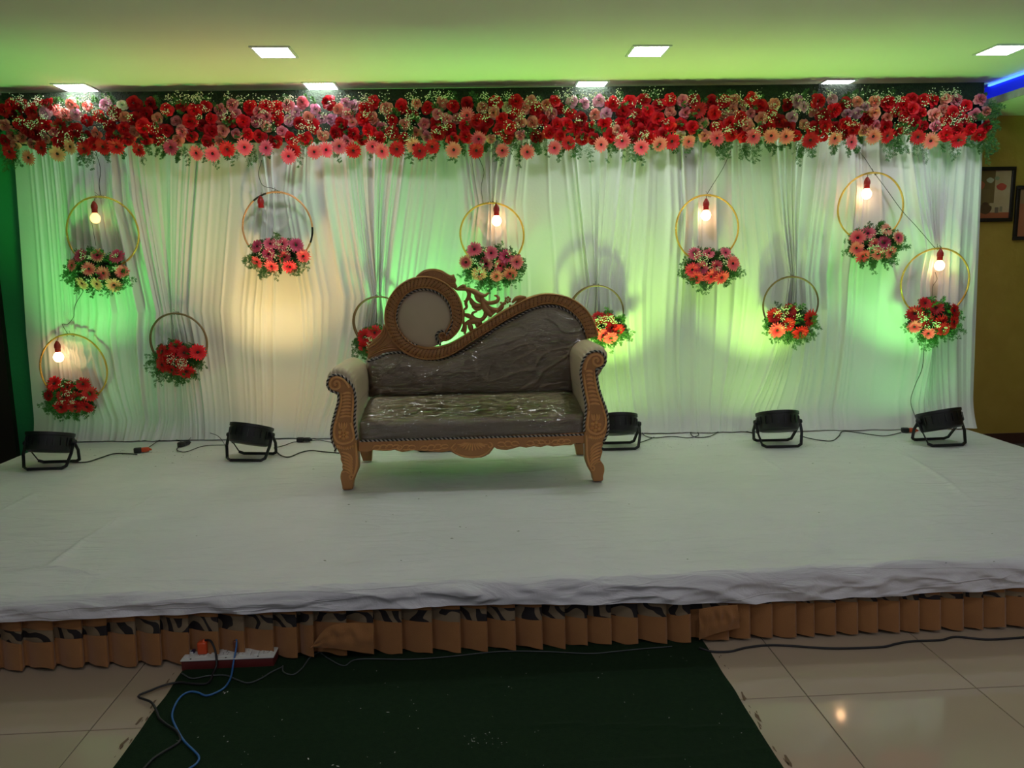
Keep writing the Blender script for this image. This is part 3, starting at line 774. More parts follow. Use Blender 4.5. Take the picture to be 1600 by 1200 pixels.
for i in range(560):
    px = fr.uniform(0, 1545); t = px/1545; k = fr.random()
    if k < 0.50: py = 230-12*t+fr.uniform(-14, 8); d = (fr.uniform(-.6, .6), fr.uniform(-.5, .1), -1); L = fr.uniform(0.045, 0.10)*(1.4 if mn.noise(Vector((px/40, 0, 0))) > 0 else 0.7)
    elif k < 0.75: py = 166-10*t+fr.uniform(-4, 12); d = (fr.uniform(-.8, .8), fr.uniform(-.5, .1), 1); L = fr.uniform(0.04, 0.08)
    else: py = fr.uniform(160, 225); d = (fr.uniform(-1, 1), -1.2, fr.uniform(-1, 1)); L = fr.uniform(0.05, 0.09)
    sprig(mb, PG(px, py, 0.03)-L0, d, L, fr)
for i in range(26):
    for px, s in ((4, -1), (1541, 1)):
        sprig(mb, PG(px, fr.uniform(160, 232), 0.03)-L0, (s*fr.uniform(.3, 1), -.2, fr.uniform(-1, .6)), fr.uniform(0.05, 0.10), fr)
stuff(mb.build('fern_foliage', M['foliage'], border))
mb = MB()
for i in range(210):
    px = fr.uniform(2, 1540); t = px/1545
    py = fr.uniform(150-8*t, 222-14*t)
    if fr.random() < 0.25: py = fr.uniform(148-8*t, 160-8*t)
    breath(mb, PG(px, py, 0.115)-L0, fr.uniform(0.014, 0.026), fr.randint(14, 26), fr)
stuff(mb.build('babys_breath', [M['breath'], M['stem']], border))

# ---- hoops with flowers
def hoop(cx, cy, rpx, ry, flowers, o, s, foil, label, seed, double=False, patch=None):
    r = random.Random(seed)
    C = PC(cx, cy, 0.105); sc = (PC(cx+rpx, cy, 0.105)-C).length/rpx
    t = thing('flower_hoop', label, 'flower hoop', C, 0, 'flower hoops hung on the curtain')
    def loc(px, py, off=0.0):
        P = PC(px, py, 0.105+off); return P-C
    mb = MB()
    rings = [(0, 0, 1.0, 0.0)]
    if double: rings.append((1.2, 1.0, 0.965, 0.012))
    nn = 72
    for dx, dy, k, yo in rings:
        rows = []
        for i in range(nn):
            a = 2*PI*i/nn; rr = 1+0.012*math.sin(2*a+seed)+0.008*math.sin(3*a+seed*2)
            c = Vector(((dx+rpx*k*rr*math.cos(a))*sc, -yo-0.01*math.sin(a), (dy+ry*k*rr*math.sin(a))*sc))
            er = Vector((math.cos(a), 0, math.sin(a))); q = 0.0062 if not double else 0.0048
            q *= 1+0.18*r.random()
            rows.append([c+(er*math.cos(b)+Vector((0, 1, 0))*math.sin(b))*q for b in [2*PI*j/8 for j in range(8)]])
        rows.append(rows[0])
        o0 = len(mb.f); mb.grid(rows, 0, True)
        if patch:
            for fi in range(o0, len(mb.f)):
                a = (fi-o0)//8*360/nn
                if any(p0 <= a <= p1 for p0, p1 in patch): mb.m[fi] = 1
    mb.build('hoop', [foil, M['black_hoop']], t)
    # wire wrapping at the top
    mb = MB()
    for k in range(5):
        a0 = PI/2+r.uniform(-.12, .12); c = Vector((rpx*sc*math.cos(a0), 0, ry*sc*math.sin(a0)))
        mb.tube([c+Vector((r.uniform(-.004, .004), 0.010*math.cos(b), 0.011*math.sin(b))) for b in [2*PI*j/10 for j in range(11)]], 0.0013, 4)
    mb.tube([Vector((0, 0, ry*sc+0.008)), Vector((r.uniform(-.03, .03), -0.012, ry*sc+0.03))], 0.0012, 4)
    mb.build('wire_tie', M['green_wire'], t)
    # foam holder that carries the flowers
    pts = [(o[0]+f[0]/s, o[1]+f[1]/s) for f in flowers]
    mx = sum(p[0] for p in pts)/len(pts); my = sum(p[1] for p in pts)/len(pts)
    wx = max(p[0] for p in pts)-min(p[0] for p in pts); wy = max(p[1] for p in pts)-min(p[1] for p in pts)
    mb = MB(); m0 = loc(mx, my, -0.01)
    mb.bbox(m0, (wx*sc*0.75, 0.05, wy*sc*0.7), 0.012); mb.build('foam_block', M['net'], t)
    for i, f in enumerate(flowers):
        px, py = pts[i]; c = f[2]
        n = (r.uniform(-.3, .3)+(px-mx)/wx*0.6, -1, -(py-my)/max(wy, 1)*1.1-0.05+r.uniform(-.15, .15))
        put_flower(GERB[r.randrange(4)], 'gerbera', PM[c], t, loc(px, py, 0.055+r.uniform(-.012, .012)), n, r.uniform(0.052, 0.058)*(f[3] if len(f) > 3 else 1), r.uniform(0, 6), True)
    mb = MB()
    for k in range(96):
        a = r.uniform(0, 2*PI); e = (math.cos(a), math.sin(a))
        px = mx+e[0]*wx*0.42*r.uniform(.6, 1.0); py = my-e[1]*wy*0.42*r.uniform(.6, 1.0)
        up = e[1] > 0
        L = (r.uniform(0.06, 0.125) if not up else r.uniform(0.045, 0.10))
        sprig(mb, loc(px, py, r.uniform(0.0, 0.03)), (e[0]*1.35+r.uniform(-.35, .35), r.uniform(-.4, 0.0), e[1]*0.8-0.2), L, r)
    for k in range(26):
        px = mx+r.uniform(-.4, .4)*wx; py = my+r.uniform(-.4, .5)*wy
        sprig(mb, loc(px, py, 0.02), (r.uniform(-1, 1), -0.9, r.uniform(-1, 1)), r.uniform(0.04, 0.06), r)
    stuff(mb.build('fern_foliage', M['foliage'], t))
    mb = MB()
    for k in range(9):
        breath(mb, loc(mx+r.uniform(-.42, .42)*wx, my+r.uniform(-.6, .35)*wy, 0.085), r.uniform(0.010, 0.018), r.randint(10, 20), r)
    stuff(mb.build('babys_breath', [M['breath'], M['stem']], t))
    return t
GF, CF, CN = M['gold_foil'], M['copper_foil'], M['cane']
hoop(160, 364, 56, 56, [(275, 715, 'magenta'), (435, 715, 'bicolor'), (620, 725, 'magenta', 1.08), (195, 805, 'salmon', .9), (355, 840, 'salmon'), (490, 880, 'salmon'), (665, 865, 'salmon'), (290, 975, 'cream'), (430, 980, 'cream'), (590, 990, 'peach', 1.1)],
     (80, 280), 6, GF, 'gold hoop at upper left with pink, peach and cream gerberas', 1)
hoop(434, 356, 54, 55, [(280, 700, 'magenta'), (415, 675, 'pink'), (540, 680, 'pink'), (685, 690, 'magenta', 1.1), (400, 780, 'magenta'), (565, 810, 'salmon'), (760, 800, 'salmon'), (280, 860, 'salmon'), (430, 905, 'salmon'), (620, 910, 'pinkred', 1.1)],
     (360, 280), 6.67, CF, 'copper hoop with unlit red holder and pink gerberas, above the warm-lit cloth', 2, patch=((102, 128), (335, 358)))
hoop(769, 368, 49.5, 50, [(342, 668, 'pink', 1.1), (515, 705, 'pink'), (670, 742, 'magenta', 1.1), (780, 795, 'pink'), (255, 800, 'bicolor'), (465, 815, 'pink'), (608, 835, 'salmon', .9), (392, 918, 'peach', 1.1), (575, 940, 'salmon'), (712, 915, 'salmon')],
     (690, 290), 6.67, GF, 'thin gold hoop with pink gerberas directly above the sofa', 3)
hoop(1104.5, 357, 49, 50, [(350, 675, 'pink'), (490, 670, 'pink', .9), (655, 665, 'pink', .9), (725, 770, 'salmon', 1.1), (565, 800, 'salmon'), (420, 810, 'magenta'), (325, 830, 'pinkred'), (370, 905, 'pinkred'), (510, 895, 'pinkred', 1.1), (615, 905, 'pinkred', 1.1)],
     (1030, 290), 6.32, GF, 'gold hoop with pink and coral gerberas, first one right of the sofa back', 4)
hoop(1360.5, 324, 51, 51, [(335, 745, 'salmon', 1.1), (440, 700, 'pink'), (630, 660, 'cream', .9), (755, 745, 'bicolor'), (505, 820, 'salmon'), (610, 800, 'magenta'), (320, 850, 'salmon'), (385, 935, 'pinkred', 1.1), (545, 910, 'salmon'), (670, 895, 'salmon')],
     (1290, 260), 6.67, GF, 'highest gold hoop at upper right with pale pink gerberas', 5)
hoop(1461, 442, 53, 53, [(435, 695, 'red'), (550, 740, 'deep', 1.1), (740, 770, 'red', 1.1), (330, 800, 'red', 1.1), (455, 870, 'red', 1.05), (595, 895, 'red', 1.15), (735, 885, 'red', 1.05), (325, 935, 'pinkred'), (470, 1005, 'pinkred', .9), (620, 960, 'red')],
     (1380, 370), 6.67, GF, 'gold hoop with red gerberas nearest the mustard wall', 6)
hoop(1235, 475.5, 42.5, 43, [(340, 625, 'red', 1.1), (545, 555, 'deep'), (545, 640, 'deep'), (820, 660, 'red', 1.2), (380, 820, 'pinkred', 1.1), (690, 850, 'red', 1.2), (520, 740, 'red')],
     (1170, 420), 8.57, CN, 'small bulbless hoop with red gerberas, right of the sofa', 7, double=False)
hoop(931, 488, 42.5, 42, [(510, 620, 'red'), (650, 640, 'red'), (700, 760, 'red'), (790, 800, 'red'), (680, 900, 'pinkred'), (580, 860, 'pinkred'), (400, 760, 'red')],
     (880, 430), 9.23, CN, 'red gerbera hoop half hidden by the right arm of the sofa', 8, double=True)
hoop(593, 505, 41, 42, [(375, 795, 'red', 1.1), (510, 740, 'red', 1.1), (375, 945, 'red', 1.1), (520, 900, 'red'), (680, 800, 'red'), (700, 930, 'red')],
     (530, 440), 9.23, CN, 'red gerbera hoop half hidden by the left side of the sofa back', 9, double=True)
hoop(279, 534.5, 45, 45, [(350, 630, 'red'), (520, 570, 'red'), (790, 645, 'red', 1.2), (350, 800, 'red', 1.1), (470, 865, 'red'), (590, 780, 'red'), (650, 880, 'red', 1.25), (620, 650, 'deep'), (440, 700, 'red')],
     (210, 470), 8, CN, 'small bulbless hoop with red gerberas, left of the sofa', 10, double=True)
hoop(115, 576, 52.5, 53, [(300, 665, 'red', 1.1), (440, 700, 'red', 1.1), (600, 670, 'red'), (400, 800, 'red'), (540, 810, 'red', 1.05), (670, 770, 'red', 1.1), (370, 905, 'red'), (520, 900, 'red', 1.1), (640, 905, 'red'), (240, 790, 'deep', .8)],
     (40, 500), 6.67, GF, 'lowest hoop at far left with red gerberas', 11)

# ---- bulbs
def bulb(px, py, lit, label):
    """px,py = middle of the glass"""
    P = PC(px, py, 0.135)
    t = thing('hanging_bulb', label, 'light bulb', P, 0, 'small bulbs hung in the hoops')
    if lit is not None:
        mb = MB(); mb.lathe([(0.001, -0.036), (0.014, -0.034), (0.026, -0.024), (0.033, -0.008), (0.034, 0.004), (0.028, 0.020), (0.017, 0.032), (0.014, 0.040)], n=20)
        e = (1.0, 0.55, 0.28) if lit > 0.5 else (1.0, 0.50, 0.20)
        mb.build('bulb_glass', mat('glowing bulb glass', (0.9, 0.8, 0.7), 0.2, emit=(e, BULB_W*lit)), t)
    z0 = 0.036
    mb = MB(); mb.lathe([(0.001, z0), (0.018, z0), (0.019, z0+0.004), (0.019, z0+0.028), (0.022, z0+0.029), (0.022, z0+0.050), (0.019, z0+0.058), (0.010, z0+0.074), (0.005, z0+0.080), (0.001, z0+0.081)], n=16)
    mb.build('holder', M['red_plastic'], t, sharp=40)
    mb = MB(); mb.tube([(0, 0, z0+0.078), (0.004, 0.005, z0+0.09), (0.002, 0.02, z0+0.105)], 0.0022, 6); mb.build('cord', M['green_wire'], t)
bulb(149, 341, 0.14, 'dimly glowing orange bulb in red holder, upper left gold hoop')
bulb(408.5, 333, None, 'red bulb holder without a lit bulb, in the copper hoop')
bulb(776, 345, 1.0, 'glowing bulb in red holder, above the sofa back')
bulb(1103, 336.5, 1.0, 'glowing bulb in red holder, hoop just right of the sofa')
bulb(1354, 303, 1.15, 'glowing bulb in red holder inside the highest right hoop')
bulb(1468, 415, 1.0, 'glowing bulb in red holder nearest the mustard wall')
bulb(91.5, 558, 1.1, 'glowing bulb in red holder, lowest hoop at far left')

# ---- thin wires over the curtain
def wire(name, pts, r, m, label, cat='wire', off=0.11, plane='c', z=0.0, wig=0.0, group=None, n=5):
    W = []
    if plane == 'c': pts = [tuple(q) for q in catmull([p[:2] for p in pts], 6)]
    for p in pts:
        if plane == 'c': q = PC(p[0], p[1], off)
        else: q = PZ(p[0], p[1], (p[2] if len(p) > 2 else z)+r)
        W.append(tuple(q))
    C = catmull(W, 0.012); rr = random.Random(len(pts)+int(pts[0][0]))
    if wig: C = [c+np.array([rr.uniform(-wig, wig), 0, 0]) for c in C]
    L = Vector(W[0]); mb = MB(); mb.tube([Vector(c)-L for c in C], r, n)
    o = mb.build(name, m, None, loc=L)
    return tag(o, label, cat, group)
GW = M['green_wire']; g = 'thin wires feeding the hoop bulbs'
wire('wire', [(150, 238), (157, 265), (155, 288), (158, 307)], 0.0022, GW, 'thin wire from the flowers down to the upper left gold hoop', group=g)
wire('wire', [(409, 250), (404, 272), (411, 290), (425, 294), (438, 300)], 0.0022, GW, 'looping thin wire down to the copper hoop', group=g)
wire('wire', [(748, 246), (756, 268), (752, 292), (755, 319)], 0.0022, GW, 'thin wire down to the thin gold hoop above the sofa', group=g)
wire('wire', [(1142, 236), (1130, 262), (1114, 288), (1103, 306)], 0.0022, GW, 'thin wire slanting to the hoop just right of the sofa', group=g)
wire('wire', [(1328, 220), (1348, 243), (1366, 270), (1386, 297), (1410, 330), (1432, 354), (1462, 389)], 0.0022, GW, 'long thin wire slanting from the highest right hoop to the one by the mustard wall', group=g)
wire('wire', [(130, 455), (117, 478), (115, 495), (105, 507), (97, 506), (106, 522)], 0.0022, GW, 'thin wire between the two hoops at far left', group=g)
wire('wire', [(143, 345), (147, 368), (150, 384)], 0.0016, GW, 'thin dark wire hanging below the dim orange bulb', off=0.10, group=g)
wire('wire', [(1461, 425), (1464, 437), (1458, 446), (1456, 466)], 0.0018, GW, 'thin wire below the bulb nearest the mustard wall', off=0.10, group=g)
wire('wire', [(1444, 540), (1441, 575), (1430, 602), (1423, 628), (1432, 656)], 0.0024, GW, 'wire hanging from the red hoop by the mustard wall to the last stage light', group=g)

# ================================================================== SOFA
FL, FRt = PZ(545, 765, ZS), PZ(933, 752, ZS)
SO = (FL+FRt)/2
SYAW = YAW
sofa = thing('sofa', 'carved golden-brown wedding sofa with taupe padding under clear plastic, centre stage', 'sofa', SO, SYAW)
Rs = Matrix.Rotation(-SYAW, 3, 'Z'); Rsi = Matrix.Rotation(SYAW, 3, 'Z')
def SL(px, py, v):              # pixel -> sofa local point on plane v
    N = Rsi @ Vector((0, 1, 0)); P0 = Vector(SO)+N*v
    return Rs @ (PL(px, py, P0, N)-Vector(SO))
def plate(outline, v, thick, bevel, name, m, parent=sofa, res=3):
    """outline in photo pixels on plane v; returns a bevelled solid whose front lies at v"""
    cu = bpy.data.curves.new(name, 'CURVE'); cu.dimensions = '2D'; cu.fill_mode = 'BOTH'
    sp = cu.splines.new('POLY'); L = [SL(x, y, v) for x, y in outline]
    sp.points.add(len(L)-1)
    for i, p in enumerate(L): sp.points[i].co = (p.x, p.z, 0, 1)
    sp.use_cyclic_u = True
    cu.extrude = thick/2-bevel; cu.bevel_depth = bevel; cu.bevel_resolution = res; cu.offset = -bevel
    tmp = bpy.data.objects.new('tmp', cu); COL.objects.link(tmp)
    bpy.context.view_layer.update()
    me = bpy.data.meshes.new_from_object(tmp.evaluated_get(bpy.context.evaluated_depsgraph_get()))
    bpy.data.objects.remove(tmp); me.name = name
    n = len(me.vertices); co = np.zeros(n*3, 'f'); me.vertices.foreach_get('co', co); co = co.reshape(-1, 3)
    new = np.stack([co[:, 0], v+thick/2-co[:, 2], co[:, 1]], 1).astype('f'); new[:, 2] = np.maximum(new[:, 2], 0.0)
    me.vertices.foreach_set('co', new.ravel()); me.materials.clear(); me.materials.append(m)
    me.polygons.foreach_set('use_smooth', [True]*len(me.polygons)); me.update()
    me.set_sharp_from_angle(angle=math.radians(35))
    return link(me, name, parent)
def zoomed(o, s, pts): return [(o[0]+p[0]/s, o[1]+p[1]/s)+tuple(p[2:]) for p in pts]
def smooth_closed(pts, step=1.2):
    n = len(pts); P = [np.array(p, float) for p in pts]; out = []
    for i in range(n):
        p0, p1, p2, p3 = P[i-1], P[i], P[(i+1) % n], P[(i+2) % n]; k = max(1, int(np.linalg.norm(p2-p1)/step))
        for j in range(k):
            t = j/k; out.append(tuple(0.5*((2*p1)+(-p0+p2)*t+(2*p0-5*p1+4*p2-p3)*t*t+(-p0+3*p1-3*p2+p3)*t**3)))
    return out
def rib(mb, pts, v, w, mi=0, flat=0.55, taper=True, step=1.0, n=8):
    if v > -0.1 and v < 0.0: w *= 1.28
    """raised carved bead along photo pixels; w = half width in px"""
    if len(pts) < 3: pts = [pts[0], tuple((np.array(pts[0])+np.array(pts[1]))/2), pts[1]]
    C = catmull([p[:2] for p in pts], step); k = len(C)
    sc = (SL(700, 600, v)-SL(701, 600, v)).length
    if len(pts[0]) > 2:
        W = np.interp(np.linspace(0, 1, k), np.linspace(0, 1, len(pts)), [p[2] for p in pts])
    else:
        W = [w*(min(1, 0.35+2.6*min(i, k-1-i)/max(1, k-1)) if taper else 1) for i in range(k)]
    mb.tube([SL(c[0], c[1], v) for c in C], [max(0.0005, q*sc) for q in W], n, mi, flat=flat, fdir=(0, 1, 0))
def rosette(mb, px, py, v, R, n=6, mi=0, mic=0):
    c = SL(px, py, v); sc = (SL(700, 600, v)-SL(701, 600, v)).length; r = R*sc
    for i in range(n):
        a = 2*PI*i/n+0.4; d = Vector((math.cos(a), 0, math.sin(a)))
        rows = []
        for k in range(7):
            t = k/6; q = math.sin(PI*(0.08+0.84*t)); cc = c+d*r*(0.30+0.75*t); sd = Vector((-d.z, 0, d.x))
            rows.append([cc+sd*r*0.37*q*w+Vector((0, -r*0.42*q*(1-w*w)+r*0.05, 0)) for w in (-1, -.6, -.2, .2, .6, 1)])
        mb.grid(rows, mi)
    mb.lathe([(0.001, r*0.42), (r*0.16, r*0.38), (r*0.27, r*0.22), (r*0.28, 0)], c=c, R=Matrix.Rotation(PI/2, 3, 'X'), n=10, mi=mic)
def rope(mb, pts3, rad=0.0055, pitch=0.024, step=0.004):
    C = [Vector(c) for c in catmull([tuple(p) for p in pts3], step)]
    # refine to equal arc length
    L = [0.0]
    for a, b in zip(C[:-1], C[1:]): L.append(L[-1]+(b-a).length)
    n = max(6, int(L[-1]/step)); A = np.array([tuple(c) for c in C]); S = np.linspace(0, L[-1], n)
    P = np.stack([np.interp(S, L, A[:, i]) for i in range(3)], 1)
    for ph, mi in ((0, 0), (PI, 1)):
        H = []
        for i in range(n):
            T = Vector(P[min(i+1, n-1)]-P[max(i-1, 0)]).normalized(); N = Vector((0, 1, 0)); N = (N-T*N.dot(T)).normalized(); B = T.cross(N)
            a = 2*PI*S[i]/pitch+ph; H.append(Vector(P[i])+(N*math.cos(a)+B*math.sin(a))*rad*0.62)
        mb.tube(H, rad*0.85, 5, mi)

VB = 0.50      # front of the carved back frame
# --- carved scroll band: one continuous S that curls into a ring
path = [(925, 527, 10.5), (920, 508, 10.2), (909, 490, 10.3), (893, 476.5, 9.6), (873, 468.5, 8.6), (851, 467, 8.6), (832, 472, 9.0), (814, 479.5, 8.2), (797.5, 488, 8), (781, 497.5, 7.8), (766.5, 507, 7.8), (750, 517.5, 7.8), (736, 526, 7.8), (722, 535, 8.2),
        (705, 545, 9.2), (687, 551, 10.2), (668, 552.5, 10.5), (650, 549, 10.5), (634, 540.5, 10.5), (621, 527, 10.4), (613, 511, 10), (610.3, 497, 9.9), (612.5, 480, 9.8), (620, 464, 9.8), (632.5, 451, 9.8), (648, 443.3, 9.8), (665, 441.3, 9.8),
        (682, 445, 9.8), (697, 454, 9.8), (708, 467, 9.8), (713.8, 482, 9.6), (714.3, 498, 9.6), (710, 511, 9.2), (703.5, 520.5, 8.2), (697, 526.5, 6.8), (690.5, 527.5, 4.6), (688.5, 523.5, 3.0)]
def scroll_band():
    C = catmull(path, 1.0); sc = (SL(700, 500, VB)-SL(701, 500, VB)).length
    pts = [SL(c[0], c[1], VB) for c in C]; W = [c[2]*sc for c in C]; n = len(pts)
    S = [0.0]
    for a, b in zip(pts[:-1], pts[1:]): S.append(S[-1]+(b-a).length)
    ts = [-1.0, -0.97, -0.9, -0.82, -0.74, -0.66, -0.58, -0.48, -0.36, -0.24, -0.12, 0, .12, .24, .36, .48, .58, .66, .74, .82, .90, .97, 1.0]
    rows = []; dark = set()
    for i in range(n):
        T = (pts[min(i+1, n-1)]-pts[max(i-1, 0)]).normalized(); N = Vector((T.z, 0, -T.x))
        row = [pts[i]-N*W[i]+Vector((0, 0.05, 0))]
        taper = min(1, 0.25+W[i]/(7*sc)*0.75)
        # the run after ~half length has leaf-like slanted grooves, the first run block-like ones
        per = 0.026 if i < 240 else 0.023
        for t in ts:
            at = abs(t)
            if at > 0.70: h = 0.014*math.sin(PI*(1.0-at)/0.30*0.5+0.0) + 0.010*math.exp(-((at-0.86)/0.07)**2)+0.008
            else: h = 0.012+0.013*math.cos(t*PI/1.5)**1.0*0.8
            if at < 0.69:
                skew = 0.010*t if i < 240 else 0.016*t+0.007*t*t
                ph = ((S[i]+skew)/per) % 1.0; g = math.exp(-((min(ph, 1-ph))/0.10)**2)
                h -= 0.010*g*(1-0.35*at/0.69)
            if at > 0.98: h = 0.004
            if -0.67 < t <= 0.69: dark.add((i, ts.index(t), g > 0.80))
            row.append(pts[i]+N*W[i]*t+Vector((0, -h*taper, 0)))
        row.append(pts[i]+N*W[i]+Vector((0, 0.05, 0)))
        rows.append(row)
    mb = MB(); mb.grid(rows); kk_ = len(rows[0])-1
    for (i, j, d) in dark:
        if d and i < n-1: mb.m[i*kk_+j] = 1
    # close the back
    mb.grid([[r[-1], r[0]] for r in rows])
    k = len(rows[0]); mb.f.append(tuple(range(k))); mb.m.append(0); mb.f.append(tuple(reversed(range((n-1)*k, n*k)))); mb.m.append(0)
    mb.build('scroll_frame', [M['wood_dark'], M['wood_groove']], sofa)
scroll_band()
mb = MB(); rib(mb, zoomed((560, 410), 8, [(1090, 975), (1040, 960), (1010, 925), (1030, 890), (1070, 885), (1090, 910), (1075, 935), (1055, 928)]), VB-0.022, 1.4, flat=1.0); mb.build('scroll_eye', M['wood_dark'], sofa)
# --- crown leaf on top of the ring
ol = zoomed((560, 410), 8, [(720, 190), (760, 135), (830, 92), (940, 78), (1040, 98), (1120, 145), (1160, 158), (1192, 150), (1206, 185), (1222, 220), (1215, 260), (1235, 305), (1180, 318), (1100, 262), (980, 210), (870, 188)])
plate(smooth_closed(ol), VB+0.0, 0.045, 0.007, 'crown_leaf', M['wood_dark'])
mb = MB()
for p in ([(770, 165), (830, 120), (930, 100), (1030, 125), (1110, 180)], [(850, 165), (880, 130), (845, 112)], [(930, 172), (970, 150), (945, 108)], [(1020, 200), (1060, 180), (1030, 130)],
          [(1100, 235), (1160, 235), (1205, 215)], [(1110, 215), (1160, 210), (1200, 190)], [(1120, 255), (1170, 265), (1215, 260)], [(1105, 195), (1150, 188), (1190, 165)], [(1140, 285), (1180, 292), (1225, 295)]):
    rib(mb, zoomed((560, 410), 8, p), VB-0.001, 1.0, flat=1.1)
mb.build('leaf_rib', M['wood_dark'], sofa)
# --- lower left wing
ol = zoomed((560, 410), 8, [(328, 760), (312, 850), (268, 925), (185, 990), (130, 1032), (95, 1085), (122, 1105), (112, 1195), (140, 1215), (225, 1175), (335, 1138), (480, 1122), (575, 1130), (640, 1160), (560, 1080), (470, 1000), (400, 900), (355, 800)])
plate(ol, VB+0.004, 0.045, 0.006, 'side_wing', M['wood_dark'])
mb = MB()
for p, w in (([(340, 800), (330, 880), (280, 960), (200, 1030), (110, 1085)], 1.6), ([(370, 870), (340, 940), (270, 1020), (190, 1080), (130, 1100)], 1.3), ([(560, 1100), (460, 1080), (340, 1090), (230, 1130), (130, 1190)], 1.8),
             ([(500, 1060), (420, 1050), (320, 1070), (220, 1110), (140, 1150)], 1.2), ([(420, 960), (380, 1010), (310, 1050), (250, 1080)], 1.0), ([(320, 770), (300, 860), (250, 920), (150, 1010)], 1.2)):
    rib(mb, zoomed((560, 410), 8, p), VB+0.002, w, flat=1.1)
mb.build('wing_rib', M['wood_dark'], sofa)
# --- pierced leaf carving between ring and slope
mb = MB(); o, s = (680, 420), 12.0
SCR = [[(340, 330, 16), (400, 375, 24), (480, 378, 26), (600, 385, 30), (720, 425, 34), (830, 490, 44), (930, 500, 46), (985, 465, 26), (1005, 445, 12)],
 [(430, 362, 14), (530, 318, 22), (580, 372, 24)],
 [(840, 500, 22), (900, 580, 28), (980, 635, 26), (1070, 638, 28), (1160, 605, 30), (1185, 545, 30), (1140, 505, 24), (1105, 508, 10)],
 [(880, 590, 20), (950, 680, 28), (1060, 755, 30), (1180, 770, 34), (1250, 725, 34), (1258, 660, 28), (1215, 625, 12)],
 [(850, 510, 26), (890, 630, 34), (930, 740, 44), (1000, 820, 50), (1070, 880, 34)],
 [(960, 760, 40), (935, 880, 34), (860, 955, 30), (760, 940, 30), (695, 880, 26), (715, 820, 20), (790, 800, 14)],
 [(590, 395, 20), (635, 460, 32), (620, 545, 32), (570, 605, 26), (535, 600, 10)],
 [(610, 540, 20), (575, 640, 24), (590, 720, 22), (545, 765, 16)],
 [(650, 540, 16), (700, 640, 36), (770, 690, 44), (850, 680, 36), (880, 640, 14)],
 [(690, 700, 16), (770, 760, 24), (850, 745, 24), (900, 690, 14)],
 [(740, 440, 16), (790, 540, 34), (830, 600, 40), (870, 610, 24), (830, 640, 8)],
 [(520, 850, 16), (620, 880, 36), (700, 920, 34), (760, 950, 24)],
 [(545, 1060, 22), (610, 1010, 32), (700, 985, 44), (800, 990, 44), (850, 1020, 34), (830, 1060, 20)],
 [(640, 1000, 34), (660, 1090, 42), (690, 1180, 30)], [(560, 1040, 30), (565, 1130, 24), (550, 1220, 18)], [(760, 1000, 24), (800, 1070, 34), (850, 1080, 20)],
 [(1230, 700, 20), (1290, 650, 24), (1330, 640, 22)], [(520, 760, 26), (530, 850, 22), (520, 960, 24), (540, 1060, 20), (500, 1180, 22)],
 [(940, 720, 20), (985, 745, 24), (1080, 800, 18)], [(1040, 860, 28), (1130, 800, 22), (1200, 800, 16)]]
for c in SCR:
    rib(mb, [(o[0]+p[0]/s, o[1]+p[1]/s, p[2]/s*1.25) for p in c], VB+0.018, 1, flat=1.0, step=0.8, n=8)
mb.build('pierced_carving', M['wood_dark'], sofa)
mb = MB(); rosette(mb, 793.5, 468.5, VB+0.004, 5.6, 6); mb.build('rosette', M['wood_dark'], sofa)
mb = MB()
for p in ([(800, 473, 1.5), (806, 467, 3.2), (812, 465, 3.6), (822, 464.5, 1.6)], [(803, 477, 1.2), (810, 471, 2.6), (820, 468, 2.2), (832, 463.5, 1.0)], [(786, 474, 1.2), (781, 480, 2.0), (776, 489, 2.0)], [(797, 476, 1.5), (796, 482, 2.0), (790, 487, 1.6)]):
    rib(mb, p, VB+0.010, 1, flat=1.0)
mb.build('small_leaf', M['wood_dark'], sofa)

# --- round cushion in the ring
def dome(cx, cy, r, v, h, name, m, rim=0.3):
    mb = MB(); rows = []
    for k in range(12):
        q = k/11; row = []
        for j in range(56):
            a = 2*PI*j/56; P = SL(cx+r*q*math.cos(a), cy-r*q*math.sin(a)*1.01, v)
            row.append(P+Vector((0, -h*(1-q**2.6), 0)))
        rows.append(row)
    mb.grid(rows, 0, True); return mb.build(name, m, sofa)
dome(662.8, 496.8, 47, VB+0.012, 0.026, 'round_cushion', M['rexine'])
mb = MB()
circ = [(662.8+43.6*math.cos(a), 496.8-44.6*math.sin(a)) for a in np.linspace(math.radians(-37), math.radians(-37+296), 60)]
hook = [(697, 520.5), (693, 517.8), (687.5, 517.5), (683, 521), (681.3, 527), (684, 533), (688, 539)]
loop = [SL(x, y, VB-0.016) for x, y in list(circ)]
rope(mb, loop[::2]); rope(mb, [SL(x, y, VB-0.018) for x, y in [(697.6, 523)]+hook])
mb.build('rope_trim', [M['rope_dark'], M['rope_silver']], sofa)

